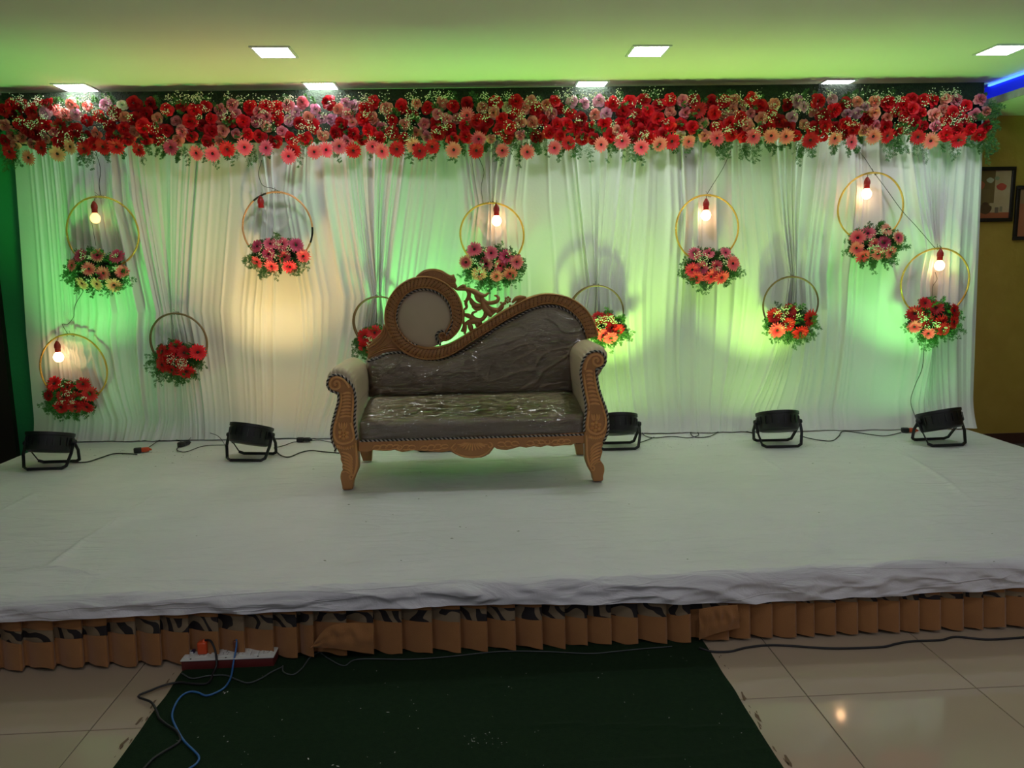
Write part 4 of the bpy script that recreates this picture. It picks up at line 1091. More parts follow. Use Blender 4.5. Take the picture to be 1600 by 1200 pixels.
# --- back cushion and its plastic
TOPC = [(573, 565), (584, 561), (594, 558), (604, 553), (616, 551), (630, 551), (641, 555), (649, 558), (668, 562), (687, 562), (708, 556), (727, 546.5), (751, 531), (775, 513), (805.6, 496.5), (829, 483.5), (848, 478.5), (870, 478.5), (891, 488), (905, 501), (912.5, 517), (917, 527)]
tx, ty = [p[0] for p in TOPC], [p[1] for p in TOPC]
def back_surface(off, wr):
    rows = []; nx, nz = 260, 110
    xs = np.linspace(573, 917, nx)
    for j in range(nz+1):
        q = j/nz; row = []
        for i, x in enumerate(xs):
            yt = np.interp(x, tx, ty)-4; yb = 619-(x-585)*0.024
            y = yb+(yt-yb)*q; e = i/(nx-1)
            H = (yb-yt)/100.0
            prof = (1-abs(2*q-1)**3.2) if q > 0.5 else 1-0.45*abs(2*q-1)**3.2
            bul = 0.055*prof*min(1, e*14, (1-e)*10+0.15)**0.5+0.012
            P = SL(x, y, VB+0.02)
            d = bul+off
            if wr:
                d += wr*(mn.noise(Vector((P.x*9, P.z*9, 3)))+0.6*mn.noise(Vector((P.x*23+P.z*14, P.z*26-P.x*9, 5))))
                d += wr*1.3*max(0, 1-abs(mn.noise(Vector((P.x*7-P.z*9, P.z*5+P.x*3, 8))))*9)
            row.append(P+Vector((0, -d, 0)))
        rows.append(row)
    return rows
mb = MB(); mb.grid([r[::2] for r in back_surface(0, 0)[::2]]); mb.build('back_cushion', M['rexine'], sofa)
def plastic_mat():
    m = bpy.data.materials.new('clear plastic film'); m.use_nodes = True; nt = m.node_tree
    for n in list(nt.nodes): nt.nodes.remove(n)
    out = nt.nodes.new('ShaderNodeOutputMaterial'); mix = nt.nodes.new('ShaderNodeMixShader')
    tr = nt.nodes.new('ShaderNodeBsdfTransparent'); tr.inputs['Color'].default_value = (0.93, 0.93, 0.92, 1)
    gl = nt.nodes.new('ShaderNodeBsdfGlossy'); gl.inputs['Roughness'].default_value = 0.07
    lw = nt.nodes.new('ShaderNodeFresnel'); lw.inputs['IOR'].default_value = 2.0
    tc = nt.nodes.new('ShaderNodeTexCoord'); n1 = nt.nodes.new('ShaderNodeTexNoise'); n1.inputs['Scale'].default_value = 13; n1.inputs['Detail'].default_value = 2.5; n1.inputs['Distortion'].default_value = 0.8
    mp = nt.nodes.new('ShaderNodeMapping'); mp.inputs['Rotation'].default_value = (0, 0.6, 0); mp.inputs['Scale'].default_value = (1.0, 1.6, 3.2)
    nt.links.new(tc.outputs['Object'], mp.inputs['Vector']); nt.links.new(mp.outputs[0], n1.inputs['Vector'])
    ab = nt.nodes.new('ShaderNodeMath'); ab.operation = 'SUBTRACT'; ab.inputs[1].default_value = 0.5; nt.links.new(n1.outputs['Fac'], ab.inputs[0])
    ab2 = nt.nodes.new('ShaderNodeMath'); ab2.operation = 'ABSOLUTE'; nt.links.new(ab.outputs[0], ab2.inputs[0])
    pw = nt.nodes.new('ShaderNodeMath'); pw.operation = 'POWER'; pw.inputs[1].default_value = 0.6; nt.links.new(ab2.outputs[0], pw.inputs[0])
    bp = nt.nodes.new('ShaderNodeBump'); bp.inputs['Strength'].default_value = 1.0; bp.inputs['Distance'].default_value = 0.042
    nt.links.new(n1.outputs['Fac'], bp.inputs['Height'])
    nt.links.new(bp.outputs['Normal'], gl.inputs['Normal'])
    nt.links.new(lw.outputs[0], mix.inputs[0]); nt.links.new(tr.outputs[0], mix.inputs[1]); nt.links.new(gl.outputs[0], mix.inputs[2]); nt.links.new(mix.outputs[0], out.inputs[0])
    return m
PLM = plastic_mat()
mb = MB(); mb.grid(back_surface(0.009, 0.006)); mb.build('plastic_wrap', PLM, sofa)['label'] = 'clear crinkled plastic over the backrest'
mb = MB(); rope(mb, [SL(x, y+0.5, VB-0.012) for x, y in TOPC], 0.0055)
mb.build('rope_trim', [M['rope_dark'], M['rope_silver']], sofa)
# solid back board behind
bo = [(x, y-5) for x, y in TOPC]+[(917, 612), (573, 620)]
plate(bo, VB+0.03, 0.05, 0.004, 'back_board', M['rexine'])

# --- seat
SFu0, SFu1 = SL(562, 675, 0.0).x, SL(914, 665, 0.0).x
zb0 = SL(740, 684, 0.0).z; zt0_ = SL(740, 651, 0.0).z; ztb = SL(740, 615, VB-0.04).z
def seat_surface(off, wr, u0=None, u1=None):
    prof = []                       # (v, z) section front-bottom -> over the edge -> back
    r = 0.035
    prof += [(-0.004, zb0), (-0.008, zb0+0.03), (-0.008, zt0_-r)]
    for k in range(1, 8):
        a = PI/2*k/7; prof.append((-0.008+r*(1-math.cos(a)), zt0_-r+r*math.sin(a)))
    for k in range(1, 26):
        t = k/25; prof.append((0.03+(VB-0.03)*t, zt0_+(ztb-zt0_)*t+0.012*math.sin(t*PI)))
    P2 = []
    for (a, b), (c, d) in zip(prof[:-1], prof[1:]):
        n = max(1, int(math.hypot(c-a, d-b)/0.012))
        for j in range(n): P2.append((a+(c-a)*j/n, b+(d-b)*j/n))
    P2.append(prof[-1]); rows = []; nx = 260
    for v, z in P2:
        row = []
        for i in range(nx+1):
            e = i/nx; u = SFu0+(SFu1-SFu0)*e
            end = min(1, min(e, 1-e)*22)**0.5
            vv = v-off if v < 0.03 else v; zz = z-(1-end)*0.02*(1 if z > zb0+0.05 else 0)+(off if v > 0.0 else 0)
            vv += (1-end)*0.02*(1 if v < 0.03 else 0)
            if wr:
                d = wr*(mn.noise(Vector((u*10, v*12, z*14)))+0.7*mn.noise(Vector((u*26, v*21+3, z*30)))+1.2*max(0, 1-abs(mn.noise(Vector((u*6+z*8, v*9, z*7+u*2))))*8))
                if v < 0.03: vv -= d
                zz += d*(1 if v > 0.0 else 0)
            row.append(Vector((u, vv, zz)))
        rows.append(row)
    return rows
mb = MB(); mb.grid(seat_surface(0, 0)); mb.build('seat', M['rexine'], sofa)
mb = MB(); mb.grid(seat_surface(0.007, 0.005)); mb.build('plastic_wrap', PLM, sofa)['label'] = 'clear crinkled plastic over the seat'
mb = MB(); rope(mb, [Vector((SFu0+(SFu1-SFu0)*i/30, -0.012, zb0+0.003)) for i in range(31)], 0.0055)
mb.build('rope_trim', [M['rope_dark'], M['rope_silver']], sofa)
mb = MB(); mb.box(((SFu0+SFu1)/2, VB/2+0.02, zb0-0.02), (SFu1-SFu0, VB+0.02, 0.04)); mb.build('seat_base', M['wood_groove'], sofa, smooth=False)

# --- apron rail
top = [(560+i*(914-560)/12, 688.5-i*(688.5-676)/12) for i in range(13)]
bot = [(559.5, 705), (573, 706.5), (583.5, 703.5), (600, 705), (609, 704.5), (616.5, 703), (622, 705), (628.5, 706.5), (637, 705.5), (645, 703.5), (652, 704.5), (660, 705), (675, 706), (690, 707), (703.5, 705), (708, 708), (712.5, 710.5), (718, 713), (724.5, 715.2), (738, 716.5), (753, 715), (759, 712.5), (765, 709), (769, 704), (772.5, 699), (776, 701.5), (783, 703), (792, 703.5), (804, 700.5), (813, 698), (822, 700), (834, 697.5), (844.5, 699), (855, 696), (864, 698), (882, 696), (892.5, 696), (898.5, 693), (912.8, 693)]
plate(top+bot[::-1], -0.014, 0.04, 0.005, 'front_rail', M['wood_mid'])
mb = MB(); v = -0.0155
for i in range(-5, 6):            # shell fan
    a = i*0.27; x0, y0 = 738+i*2.2, 691.5; rib(mb, [(x0, y0), (x0+6.5*math.sin(a), y0+6.5*math.cos(a*0.8)), (x0+13*math.sin(a), y0+13*math.cos(a))], v, 1.15, flat=0.9)
rib(mb, [(707, 704), (716, 710), (727, 713.5), (738, 714.3), (750, 713), (760, 708), (768, 700)], v, 1.1, flat=0.9)
rib(mb, [(712, 693), (708, 696), (705, 700), (710, 703), (714, 699)], v, 1.1, flat=1)
rib(mb, [(764, 691), (768, 693), (769, 697), (765, 699), (762, 695)], v, 1.1, flat=1)
mb.build('shell_carving', M['wood'], sofa)
mb = MB()
def leafrun(x0, y0, x1, y1, sgn, n):
    for i in range(n):
        f = (i+0.5)/n; x = x0+(x1-x0)*f; y = y0+(y1-y0)*f; h = 4.2*math.sin(PI*(0.15+0.75*f))+1.2
        rib(mb, [(x-sgn*5, y+h*0.5), (x-sgn*1, y-h*0.5), (x+sgn*5, y-h*0.55), (x+sgn*8, y+h*0.1)], v, 0.95, flat=1.0)
        rib(mb, [(x-sgn*3, y+h*0.8), (x+sgn*3, y+h*0.9), (x+sgn*8, y+h*0.5)], v, 0.8, flat=1.0)
leafrun(582, 699, 622, 697.5, 1, 4); leafrun(628, 698, 646, 699, 1, 2); leafrun(656, 700, 698, 696.5, 1, 4)
rib(mb, [(623, 697), (620, 700), (624, 703), (628, 699), (625, 696)], v, 1.0, flat=1.0)
mb.build('leaf_carving', M['wood'], sofa)
mb = MB()
leafrun(780, 694, 812, 692, -1, 3)
mb.build('leaf_carving', M['wood'], sofa); mb = MB()
leafrun(826, 692.5, 852, 689.5, -1, 3); leafrun(862, 690.5, 888, 689, 1, 3)
rib(mb, [(855, 688), (851, 690), (854, 694), (859, 692), (858, 688)], v, 1.0, flat=1.0)
mb.build('leaf_carving', M['wood'], sofa)
for a, b in ((SFu0+0.01, SFu0+0.05), (SFu1-0.05, SFu1-0.01)):
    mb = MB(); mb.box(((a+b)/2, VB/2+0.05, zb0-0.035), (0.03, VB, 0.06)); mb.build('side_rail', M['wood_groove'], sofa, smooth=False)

# --- arm posts
LO, RO = (500, 540), (860, 520)
left_out = [(75, 258), (90, 242), (130, 235), (175, 250), (215, 280), (248, 320), (265, 370), (270, 450), (264, 540), (264, 600), (273, 680), (286, 740), (291, 800), (300, 880), (300, 960), (282, 1010), (264, 1060), (255, 1105), (252, 1122), (215, 1128), (178, 1125), (172, 1100), (165, 1070), (158, 1030), (165, 990), (176, 972), (172, 950), (176, 930), (160, 895), (160, 865), (152, 845), (132, 812), (118, 790), (102, 750), (95, 690), (103, 620), (128, 520), (148, 440), (148, 372), (128, 362), (92, 350), (67, 322), (62, 288)]
right_out = [(345, 152), (390, 157), (418, 185), (424, 225), (400, 262), (360, 276), (352, 290), (356, 340), (370, 430), (396, 510), (428, 600), (443, 690), (443, 760), (425, 820), (410, 850), (412, 880), (402, 905), (408, 930), (398, 965), (392, 1000), (408, 1020), (421, 1045), (424, 1080), (414, 1120), (410, 1155), (375, 1162), (337, 1158), (326, 1110), (297, 1060), (274, 990), (270, 920), (267, 850), (265, 800), (273, 760), (272, 700), (284, 640), (284, 560), (265, 460), (252, 380), (243, 320), (249, 260), (271, 203), (303, 168)]
VP_ = -0.030
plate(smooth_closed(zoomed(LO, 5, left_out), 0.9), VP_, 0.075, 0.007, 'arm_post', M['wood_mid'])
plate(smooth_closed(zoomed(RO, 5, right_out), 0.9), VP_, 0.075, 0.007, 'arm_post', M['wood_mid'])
def post_relief(O, side):
    mb = MB(); v = VP_-0.001
    Z = lambda pts: zoomed(O, 5, pts)
    if side < 0:
        rib(mb, Z([(225, 330), (200, 285), (160, 255), (115, 250), (82, 280), (82, 320), (115, 340), (150, 325), (152, 292), (128, 278), (112, 296), (125, 310)]), v, 1.5, flat=1.0, taper=False)
        rib(mb, Z([(255, 380), (258, 460), (250, 560), (250, 610)]), v, 1.3, flat=1.0); rib(mb, Z([(165, 370), (165, 440), (148, 520), (120, 610)]), v, 1.3, flat=1.0)
        for k in range(8):
            y = 370+k*26; x0 = 168-max(0, k-3)*5; x1 = 246; rib(mb, Z([(x0+4, y+8), ((x0+x1)/2, y-2), (x1-4, y+2)]), v, 1.5, flat=0.8)
        rib(mb, Z([(240, 600), (256, 660), (262, 720), (235, 752), (180, 765), (135, 750), (112, 700), (112, 640), (125, 590)]), v, 1.5, flat=1.0, taper=False)
        rosette(mb, 500+183/5, 540+697/5, v, 9.2, 6)
        for dx in (-28, -10, 10, 26): rib(mb, Z([(180+dx*0.5, 655), (180+dx, 630), (180+dx*1.1, 600)]), v, 1.3, flat=1.0)
        for k in range(8): x = 135+k*17; yy = 775+14*math.sin(k/7*PI); rib(mb, Z([(x, yy), (x+1, yy+14), (x+2, yy+27)]), v, 1.45, flat=1.2)
        for k in range(6): y = 845+k*24; rib(mb, Z([(168+k*2, y-12), (200, y-4), (235, y+16), (255, y+48)]), v, 1.5, flat=1.0)
        rib(mb, Z([(278, 760), (286, 860), (284, 950), (262, 1020), (246, 1045)]), v, 1.4, flat=1.0)
        rib(mb, Z([(255, 1045), (235, 1040), (232, 1018), (248, 1010), (262, 1025)]), v, 1.2, flat=1.0)
        rib(mb, Z([(165, 990), (205, 985), (240, 1005)]), v, 1.0, flat=1.0)
    else:
        rib(mb, Z([(268, 290), (285, 225), (320, 180), (365, 170), (402, 195), (404, 240), (370, 258), (338, 240), (336, 205), (362, 195), (376, 215), (362, 226)]), v, 1.5, flat=1.0, taper=False)
        rib(mb, Z([(262, 320), (270, 400), (284, 480), (300, 560), (300, 600)]), v, 1.3, flat=1.0); rib(mb, Z([(345, 300), (348, 360), (362, 440), (388, 520), (415, 600)]), v, 1.3, flat=1.0)
        for k in range(9):
            y = 300+k*32; x0 = 270+k*4; x1 = 340+max(0, k-2)*9; rib(mb, Z([(x0+4, y+2), ((x0+x1)/2, y-4), (x1-6, y+6)]), v, 1.5, flat=0.8)
        rib(mb, Z([(300, 610), (292, 680), (290, 740), (315, 775), (360, 790), (405, 772), (430, 720), (430, 660), (412, 600)]), v, 1.5, flat=1.0, taper=False)
        rosette(mb, 860+355/5, 520+732/5, v, 9.2, 6)
        for dx in (-26, -10, 10, 26): rib(mb, Z([(352+dx*0.5, 685), (352+dx, 665), (352+dx*1.1, 635)]), v, 1.3, flat=1.0)
        for k in range(8): x = 305+k*16; yy = 800+12*math.sin(k/7*PI)-k*1.5; rib(mb, Z([(x, yy), (x-1, yy+14), (x-2, yy+27)]), v, 1.45, flat=1.2)
        for k in range(6): y = 870+k*25; rib(mb, Z([(398-k*2, y-12), (365, y-2), (332, y+20), (312, y+50)]), v, 1.5, flat=1.0)
        rib(mb, Z([(284, 800), (285, 900), (290, 980), (312, 1050), (330, 1070)]), v, 1.4, flat=1.0)
        rib(mb, Z([(318, 1075), (338, 1072), (342, 1050), (326, 1040), (312, 1055)]), v, 1.2, flat=1.0)
        rib(mb, Z([(395, 1005), (360, 1012), (335, 1035)]), v, 1.0, flat=1.0)
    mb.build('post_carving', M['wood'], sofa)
post_relief(LO, -1); post_relief(RO, 1)
# rear legs
for x0, x1, yt, yb, nm in ((561, 582, 703, 720.5, 'l'), (897, 914, 692, 711, 'r')):
    sgn = 1 if nm == 'l' else -1
    ol = [(x0, yt), (x1, yt), (x1-1, yt+6), (x1-1.5, yb), (x0+6, yb), (x0+3, yt+9)] if nm == 'l' else [(x0, yt), (x1, yt), (x1, yb), (x0+4, yb), (x0+2.5, yt+10)]
    plate(ol, 0.60, 0.05, 0.006, 'rear_leg', M['wood_dark'])
# --- padded arms: extruded roll section
def arm(sec, side):
    C = [np.array(p, float) for p in smooth_closed(sec, 1.0)]
    cx = sum(c[0] for c in C)/len(C); cy = sum(c[1] for c in C)/len(C)
    base = [SL(c[0], c[1], -0.005) for c in C]; cc = SL(cx, cy, -0.005)
    rows = []; nv = 46
    for k in range(nv+1):
        t = k/nv; v = -0.012+(0.56)*t
        grow = 1.0+0.06*(1-math.exp(-t*9))-(0.10 if k == 0 else 0)-(0.03 if k == 1 else 0)
        row = []
        for j, p in enumerate(base):
            d = p-cc; q = cc+d*grow
            pl = 0.0035*math.exp(-t*7)*math.sin(j*0.9)*(1 if d.z > 0 else 0.2)
            q = q+Vector((0, 0, 1))*pl+Vector((0, 0, -0.012*t if d.z > 0 else 0)); row.append(Vector((q.x, v, max(q.z, 0.19))))
        rows.append(row)
    rows = [[Vector((cc.x, -0.012, cc.z))]*len(base)]+rows+[[Vector((cc.x, 0.55, cc.z))]*len(base)]
    mb = MB(); mb.grid(rows, 0, True); return mb.build('arm_cushion', M['rexine'], sofa)
arm([(531, 613), (522, 612), (514, 606), (511, 597), (512, 588), (518, 579.5), (528, 576.5), (538, 578), (547, 584), (553, 592), (556.5, 604), (558, 625), (557.5, 650), (560, 688), (548, 688), (542, 650), (541, 630)], -1)
arm([(932, 575), (940, 573), (946, 567), (949.5, 558), (947, 549.5), (940, 544.5), (930, 544), (920, 548), (911.5, 556), (907.5, 567), (907.5, 582), (909.5, 605), (913.5, 640), (914, 676), (926, 676), (930, 640), (928, 605)], 1)
mb = MB()
rl = zoomed(LO, 5, [(118, 830), (120, 800), (98, 752), (88, 690), (95, 620), (120, 520), (142, 440), (142, 378), (125, 366), (88, 354), (62, 324), (57, 286), (72, 252), (90, 236), (132, 228), (178, 243), (220, 275), (255, 318), (272, 370), (277, 450), (271, 540), (271, 600), (280, 680), (286, 735)])
rope(mb, [SL(x, y, -0.026) for x, y in rl], 0.0055)
mb.build('rope_trim', [M['rope_dark'], M['rope_silver']], sofa)
mb = MB()
rl = zoomed(RO, 5, [(415, 850), (432, 820), (450, 760), (450, 690), (436, 600), (403, 510), (378, 430), (363, 340), (360, 290), (368, 284), (404, 268), (430, 228), (424, 182), (394, 150), (345, 144), (300, 160), (264, 200), (242, 260), (236, 320), (244, 380), (257, 460), (276, 560), (275, 640), (264, 700), (264, 770)])
rope(mb, [SL(x, y, -0.026) for x, y in rl], 0.0055)
mb.build('rope_trim', [M['rope_dark'], M['rope_silver']], sofa)

# ================================================================== STAGE LIGHTS
def par_light(px, py, yaw, tilt, colr, power, label, roll=0.0, aim=16, lens=(0.3, 1, 0.3)):
    P = PZ(px, py, ZS+0.006)
    t = thing('stage_light', label, 'stage light', P, yaw, 'black floor-standing stage lights')
    R = Matrix.Rotation(-tilt, 3, 'X') @ Matrix.Rotation(roll, 3, 'Y'); c = Vector((0, 0, 0.155))
    mb = MB()
    mb.lathe([(0.001, -0.064), (0.112, -0.064), (0.124, -0.058), (0.130, -0.048), (0.136, 0.042), (0.141, 0.044), (0.141, 0.062), (0.131, 0.064), (0.128, 0.050), (0.001, 0.050)], c=c, R=R, n=40)
    mb.build('housing', M['black'], t, sharp=40)
    mb = MB()
    for k in range(20):
        a = 2*PI*k/20; Rk = R @ Matrix.Rotation(a, 3, 'Z'); mb.box(c+Rk @ Vector((0.138, 0, 0.004)), (0.005, 0.006, 0.052), Rk)
    stuff(mb.build('cooling_fin', M['black'], t, smooth=False))
    mb = MB()
    for k in range(18):
        rr, a = (0.100, 2*PI*k/12) if k < 12 else (0.052, 2*PI*k/6)
        mb.lathe([(0.014, 0.0505), (0.012, 0.056), (0.001, 0.058)], c=c+R @ Vector((rr*math.cos(a), rr*math.sin(a), 0)), R=R, n=6)
    mb.build('lens', mat('lit lens', (0.1, 0.1, 0.1), 0.3, emit=(lens, 50.0)), t)
    for sx in (-1, 1):
        mb = MB(); mb.lathe([(0.001, 0.0), (0.016, 0.0), (0.018, 0.006), (0.013, 0.022), (0.001, 0.024)], c=c+Vector((sx*0.141, 0, 0)), R=Matrix.Rotation(sx*PI/2, 3, 'Y'), n=10)
        mb.build('tilt_knob', M['black_rubber'], t)
    for dy in (-1, 1):
        mb = MB(); w = 0.150
        pts = [(-w, 0, 0.155), (-w+0.002, dy*0.045, 0.09), (-w+0.020, dy*0.085, 0.018), (-w+0.045, dy*0.095, 0.006), (-0.05, dy*0.095, 0.006), (0.05, dy*0.095, 0.006), (w-0.045, dy*0.095, 0.006), (w-0.020, dy*0.085, 0.018), (w-0.002, dy*0.045, 0.09), (w, 0, 0.155)]
        for a, b in zip(pts[:-1], pts[1:]):
            a, b = Vector(a), Vector(b); d = b-a; Rq = align(d); mb.box((a+b)/2, (0.018, 0.007, d.length+0.006), Rq)
        mb.build('stand_leg', M['black'], t, smooth=False)
    ld = bpy.data.lights.new('lamp_beam', 'SPOT'); ld.energy = power; ld.color = colr; ld.spot_size = math.radians(90); ld.spot_blend = 1.0; ld.shadow_soft_size = 0.05
    lo = bpy.data.objects.new('lamp_beam', ld); COL.objects.link(lo); lo.parent = t
    top = c+R @ Vector((0, 0, 0.068)); d = Vector((0, math.sin(math.radians(aim)), math.cos(math.radians(aim))))
    lo.matrix_local = Matrix.Translation(top) @ align(-d).to_4x4()
    return t
GRN, YGR, WRM = (0.17, 1.0, 0.17), (0.50, 1.0, 0.15), (1.0, 0.68, 0.24)
par_light(82, 728, 0.06, 0.28, GRN, PAR_W*1.0, 'black stage light at far left, standing by the green wall', 0.05)
par_light(394, 715, -0.12, 0.34, WRM, PAR_W*0.9, 'black stage light left of the sofa, below the warm-lit cloth', 0.10, lens=(1, .6, .2))
par_light(683, 700, 0.0, 0.30, GRN, PAR_W*1.2, 'black stage light hidden behind the sofa seat', 0.0)
par_light(964, 698, 0.02, 0.34, YGR, PAR_W*1.1, 'black stage light beside the right front leg of the sofa', 0.0, lens=(.5, 1, .2))
par_light(1214, 694, 0.02, 0.32, YGR, PAR_W*0.85, 'black stage light between the sofa and the far right one', 0.0, lens=(.5, 1, .2))
par_light(1466, 692, 0.10, 0.32, (0.24, 1.0, 0.18), PAR_W*0.9, 'black stage light at far right, nearest the mustard wall', -0.10)

# ---- cables on the stage
def floor_cable(pts, r, m, label, z=ZS+0.006, name='cable', group='cables lying on the stage', cat='cable'):
    return wire(name, pts, r, m, label, cat, plane='z', z=z, group=group, n=6)
BK = M['black_rubber']
floor_cable([(112, 722), (135, 722), (158, 715), (178, 709), (200, 709), (214, 710)], 0.0045, BK, 'black cable from the far left stage light to a red plug')
floor_cable([(232, 699), (250, 688), (268, 686), (286, 692), (276, 702), (290, 706), (318, 697), (356, 695)], 0.003, BK, 'thin black cable looping between the two left stage lights')
floor_cable([(290, 693), (303, 680, ZS+0.03), (322, 676, ZS+0.05), (340, 681, ZS+0.05), (350, 693, ZS+0.02), (353, 702)], 0.0024, M['grey_wire'], 'thin grey cable arching beside the second stage light')
floor_cable([(432, 706), (440, 712), (452, 714), (470, 707), (486, 704), (506, 706), (530, 708)], 0.0045, BK, 'black cable running from the warm stage light behind the sofa')
floor_cable([(428, 700), (444, 696), (458, 691), (470, 690)], 0.003, BK, 'short cable from the warm stage light to a black connector')
floor_cable([(480, 689), (500, 688), (522, 692)], 0.003, BK, 'cable leaving the black connector behind the sofa leg')
floor_cable([(1000, 672), (1008, 681), (1024, 684), (1050, 682), (1076, 684), (1091, 680), (1088, 674), (1079, 676), (1086, 683), (1108, 682), (1127, 673), (1150, 671), (1178, 677)], 0.0035, BK, 'black cable with a small loop between the sofa and the next stage light')
floor_cable([(1250, 681), (1270, 686), (1298, 689), (1310, 682), (1317, 674), (1340, 676), (1380, 681), (1408, 676)], 0.0035, BK, 'black twisted cable between the two right stage lights')
floor_cable([(998, 692), (1010, 688), (1022, 683)], 0.0035, BK, 'short black cable behind the stage light by the sofa leg')
def connector(px, py, ang, red, label):
    P = PZ(px, py, ZS+0.004); t = thing('plug_connector', label, 'plug', P, ang, 'plug joints on the stage')
    mb = MB(); mb.bbox((-0.026, 0, 0.019), (0.050, 0.034, 0.034), 0.008); mb.build('socket', M['black_rubber'], t)
    mb = MB(); mb.bbox((0.022, 0, 0.019), (0.050, 0.030, 0.030), 0.007); mb.tube([(0.045, 0, 0.019), (0.062, 0, 0.014)], [0.010, 0.005], 8)
    mb.build('plug', M['orange_plastic'] if red else M['black_rubber'], t)
connector(222, 707, 0.35, True, 'black and red plug joint by the far left stage light')
connector(475, 691, 0.0, False, 'black plug joint just left of the sofa')
connector(288, 697, 1.2, False, 'small black plug joint midway between the two left stage lights')
connector(1420, 676, -0.15, True, 'red plug joint beside the far right stage light')
mb = MB(); rr = random.Random(9); L = PZ(1100, 690, ZS+0.005)
for _ in range(240):
    px = rr.choice((rr.gauss(1060, 50), rr.uniform(980, 1500), rr.uniform(110, 340), rr.gauss(1290, 40))); py = rr.uniform(676, 700) if px > 900 else rr.uniform(702, 716)
    if 500 < px < 960: continue
    P = PZ(px, py, ZS+0.009)-L; a = rr.uniform(0, PI); q = rr.uniform(0.002, 0.006); d = Vector((math.cos(a), math.sin(a), 0)); n_ = Vector((-d.y, d.x, 0))
    mb.add([P-d*q, P+n_*q*0.35+Vector((0, 0, .0015)), P+d*q, P-n_*q*0.35], [(0, 1, 2, 3)])
for _ in range(26):
    P = PZ(rr.uniform(60, 1560), rr.uniform(720, 880), ZS+0.010)-L; a = rr.uniform(-.5, .5); q = rr.uniform(0.003, 0.010); d = Vector((math.cos(a), math.sin(a), 0)); n_ = Vector((-d.y, d.x, 0))
    mb.add([P-d*q, P+n_*q*0.3+Vector((0, 0, .0015)), P+d*q, P-n_*q*0.3], [(0, 1, 2, 3)])
o = stuff(mb.build('leaf_debris', M['debris'], None, loc=L)); tag(o, 'tiny dry leaf bits scattered on the white stage cover', 'debris')

# ================================================================== CARPET, POWER STRIP, FRONT CABLES
def carpet():
    u0, u1 = -1.135, 0.905; nu, nv = 150, 150; rows = []; L = RW(0, 2.0, 0)
    for j in range(nv+1):
        v = 0.3+(3.05-0.3)*j/nv; row = []
        for i in range(nu+1):
            u = u0+(u1-u0)*i/nu
            e = 0.006*mn.noise(Vector((v*7, 1 if i == 0 else 2, 0))) if i in (0, nu) else 0
            z = 0.006+0.0012*mn.noise(Vector((u*3, v*3, 1)))
            for k, (a, b, c, h) in enumerate(((2.60, 0.05, 0.03, 0.006), (2.33, -0.05, 0.02, 0.006), (2.62, 0.0, 0.0, 0.003), (2.13, 0.02, 0.01, 0.004))):
                vc = a+b*u+c*math.sin(u*4+k)
                wgt = (1/(1+math.exp(-(u-0.1)*9))) if k in (0, 1, 3) else (1/(1+math.exp((u+0.2)*9)))
                z += h*wgt*math.exp(-((v-vc)/0.010)**2)
            if i in (0, nu): z = 0.0015
            P = RW(u+e, v, z)-L; row.append(P)
        rows.append(row)
    mb = MB(); mb.grid(rows); o = mb.build('carpet_runner', M['carpet'], None, loc=L)
    tag(o, 'dark green carpet runner leading to the middle of the stage', 'carpet')
carpet()
mb = MB(); L = RW(0, 2.4, 0.008); rr = random.Random(21)
for _ in range(120):
    u, v = rr.uniform(-1.05, 0.85), rr.uniform(1.9, 2.8)
    if rr.random() < 0.25: u, v = rr.gauss(0.0, 0.06), rr.gauss(2.27, 0.02)
    P = RW(u, v, 0.009)-L; a = rr.uniform(0, PI); q = rr.uniform(0.001, 0.0035)*(2 if rr.random() < 0.12 else 1); d = Vector((math.cos(a), math.sin(a), 0)); n_ = Vector((-d.y, d.x, 0))
    mb.add([P-d*q, P+n_*q*0.4+Vector((0, 0, 0.001)), P+d*q, P-n_*q*0.4], [(0, 1, 2, 3)])
tag(stuff(mb.build('carpet_lint', M['lint'], None, loc=L)), 'white lint specks scattered on the green carpet', 'lint')
mb = MB(); L = RW(0, 2.4, 0.001)
for side, uu in ((-1, -1.135), (1, 0.905)):
    for _ in range(20):
        v = rr.uniform(1.95, 2.82); u = uu+side*rr.uniform(0.004, 0.035); n = 7; q = rr.choice((0.004, 0.006, 0.010, 0.02)); n = 13; sk = rr.uniform(-.5, .5)
        c = RW(u, v, 0.0012)-L; ring = [c+RW(math.cos(a)*q*rr.uniform(.12, .42)+sk*math.sin(a)*q*0.5, math.sin(a)*q*rr.uniform(.9, 1.9), 0) for a in [2*PI*k/n for k in range(n)]]
        mb.add(ring, [tuple(range(n))])
tag(stuff(mb.build('tape_residue', M['residue'], None, loc=L)), 'torn brown tape residue on the tiles along the carpet edges', 'tape')

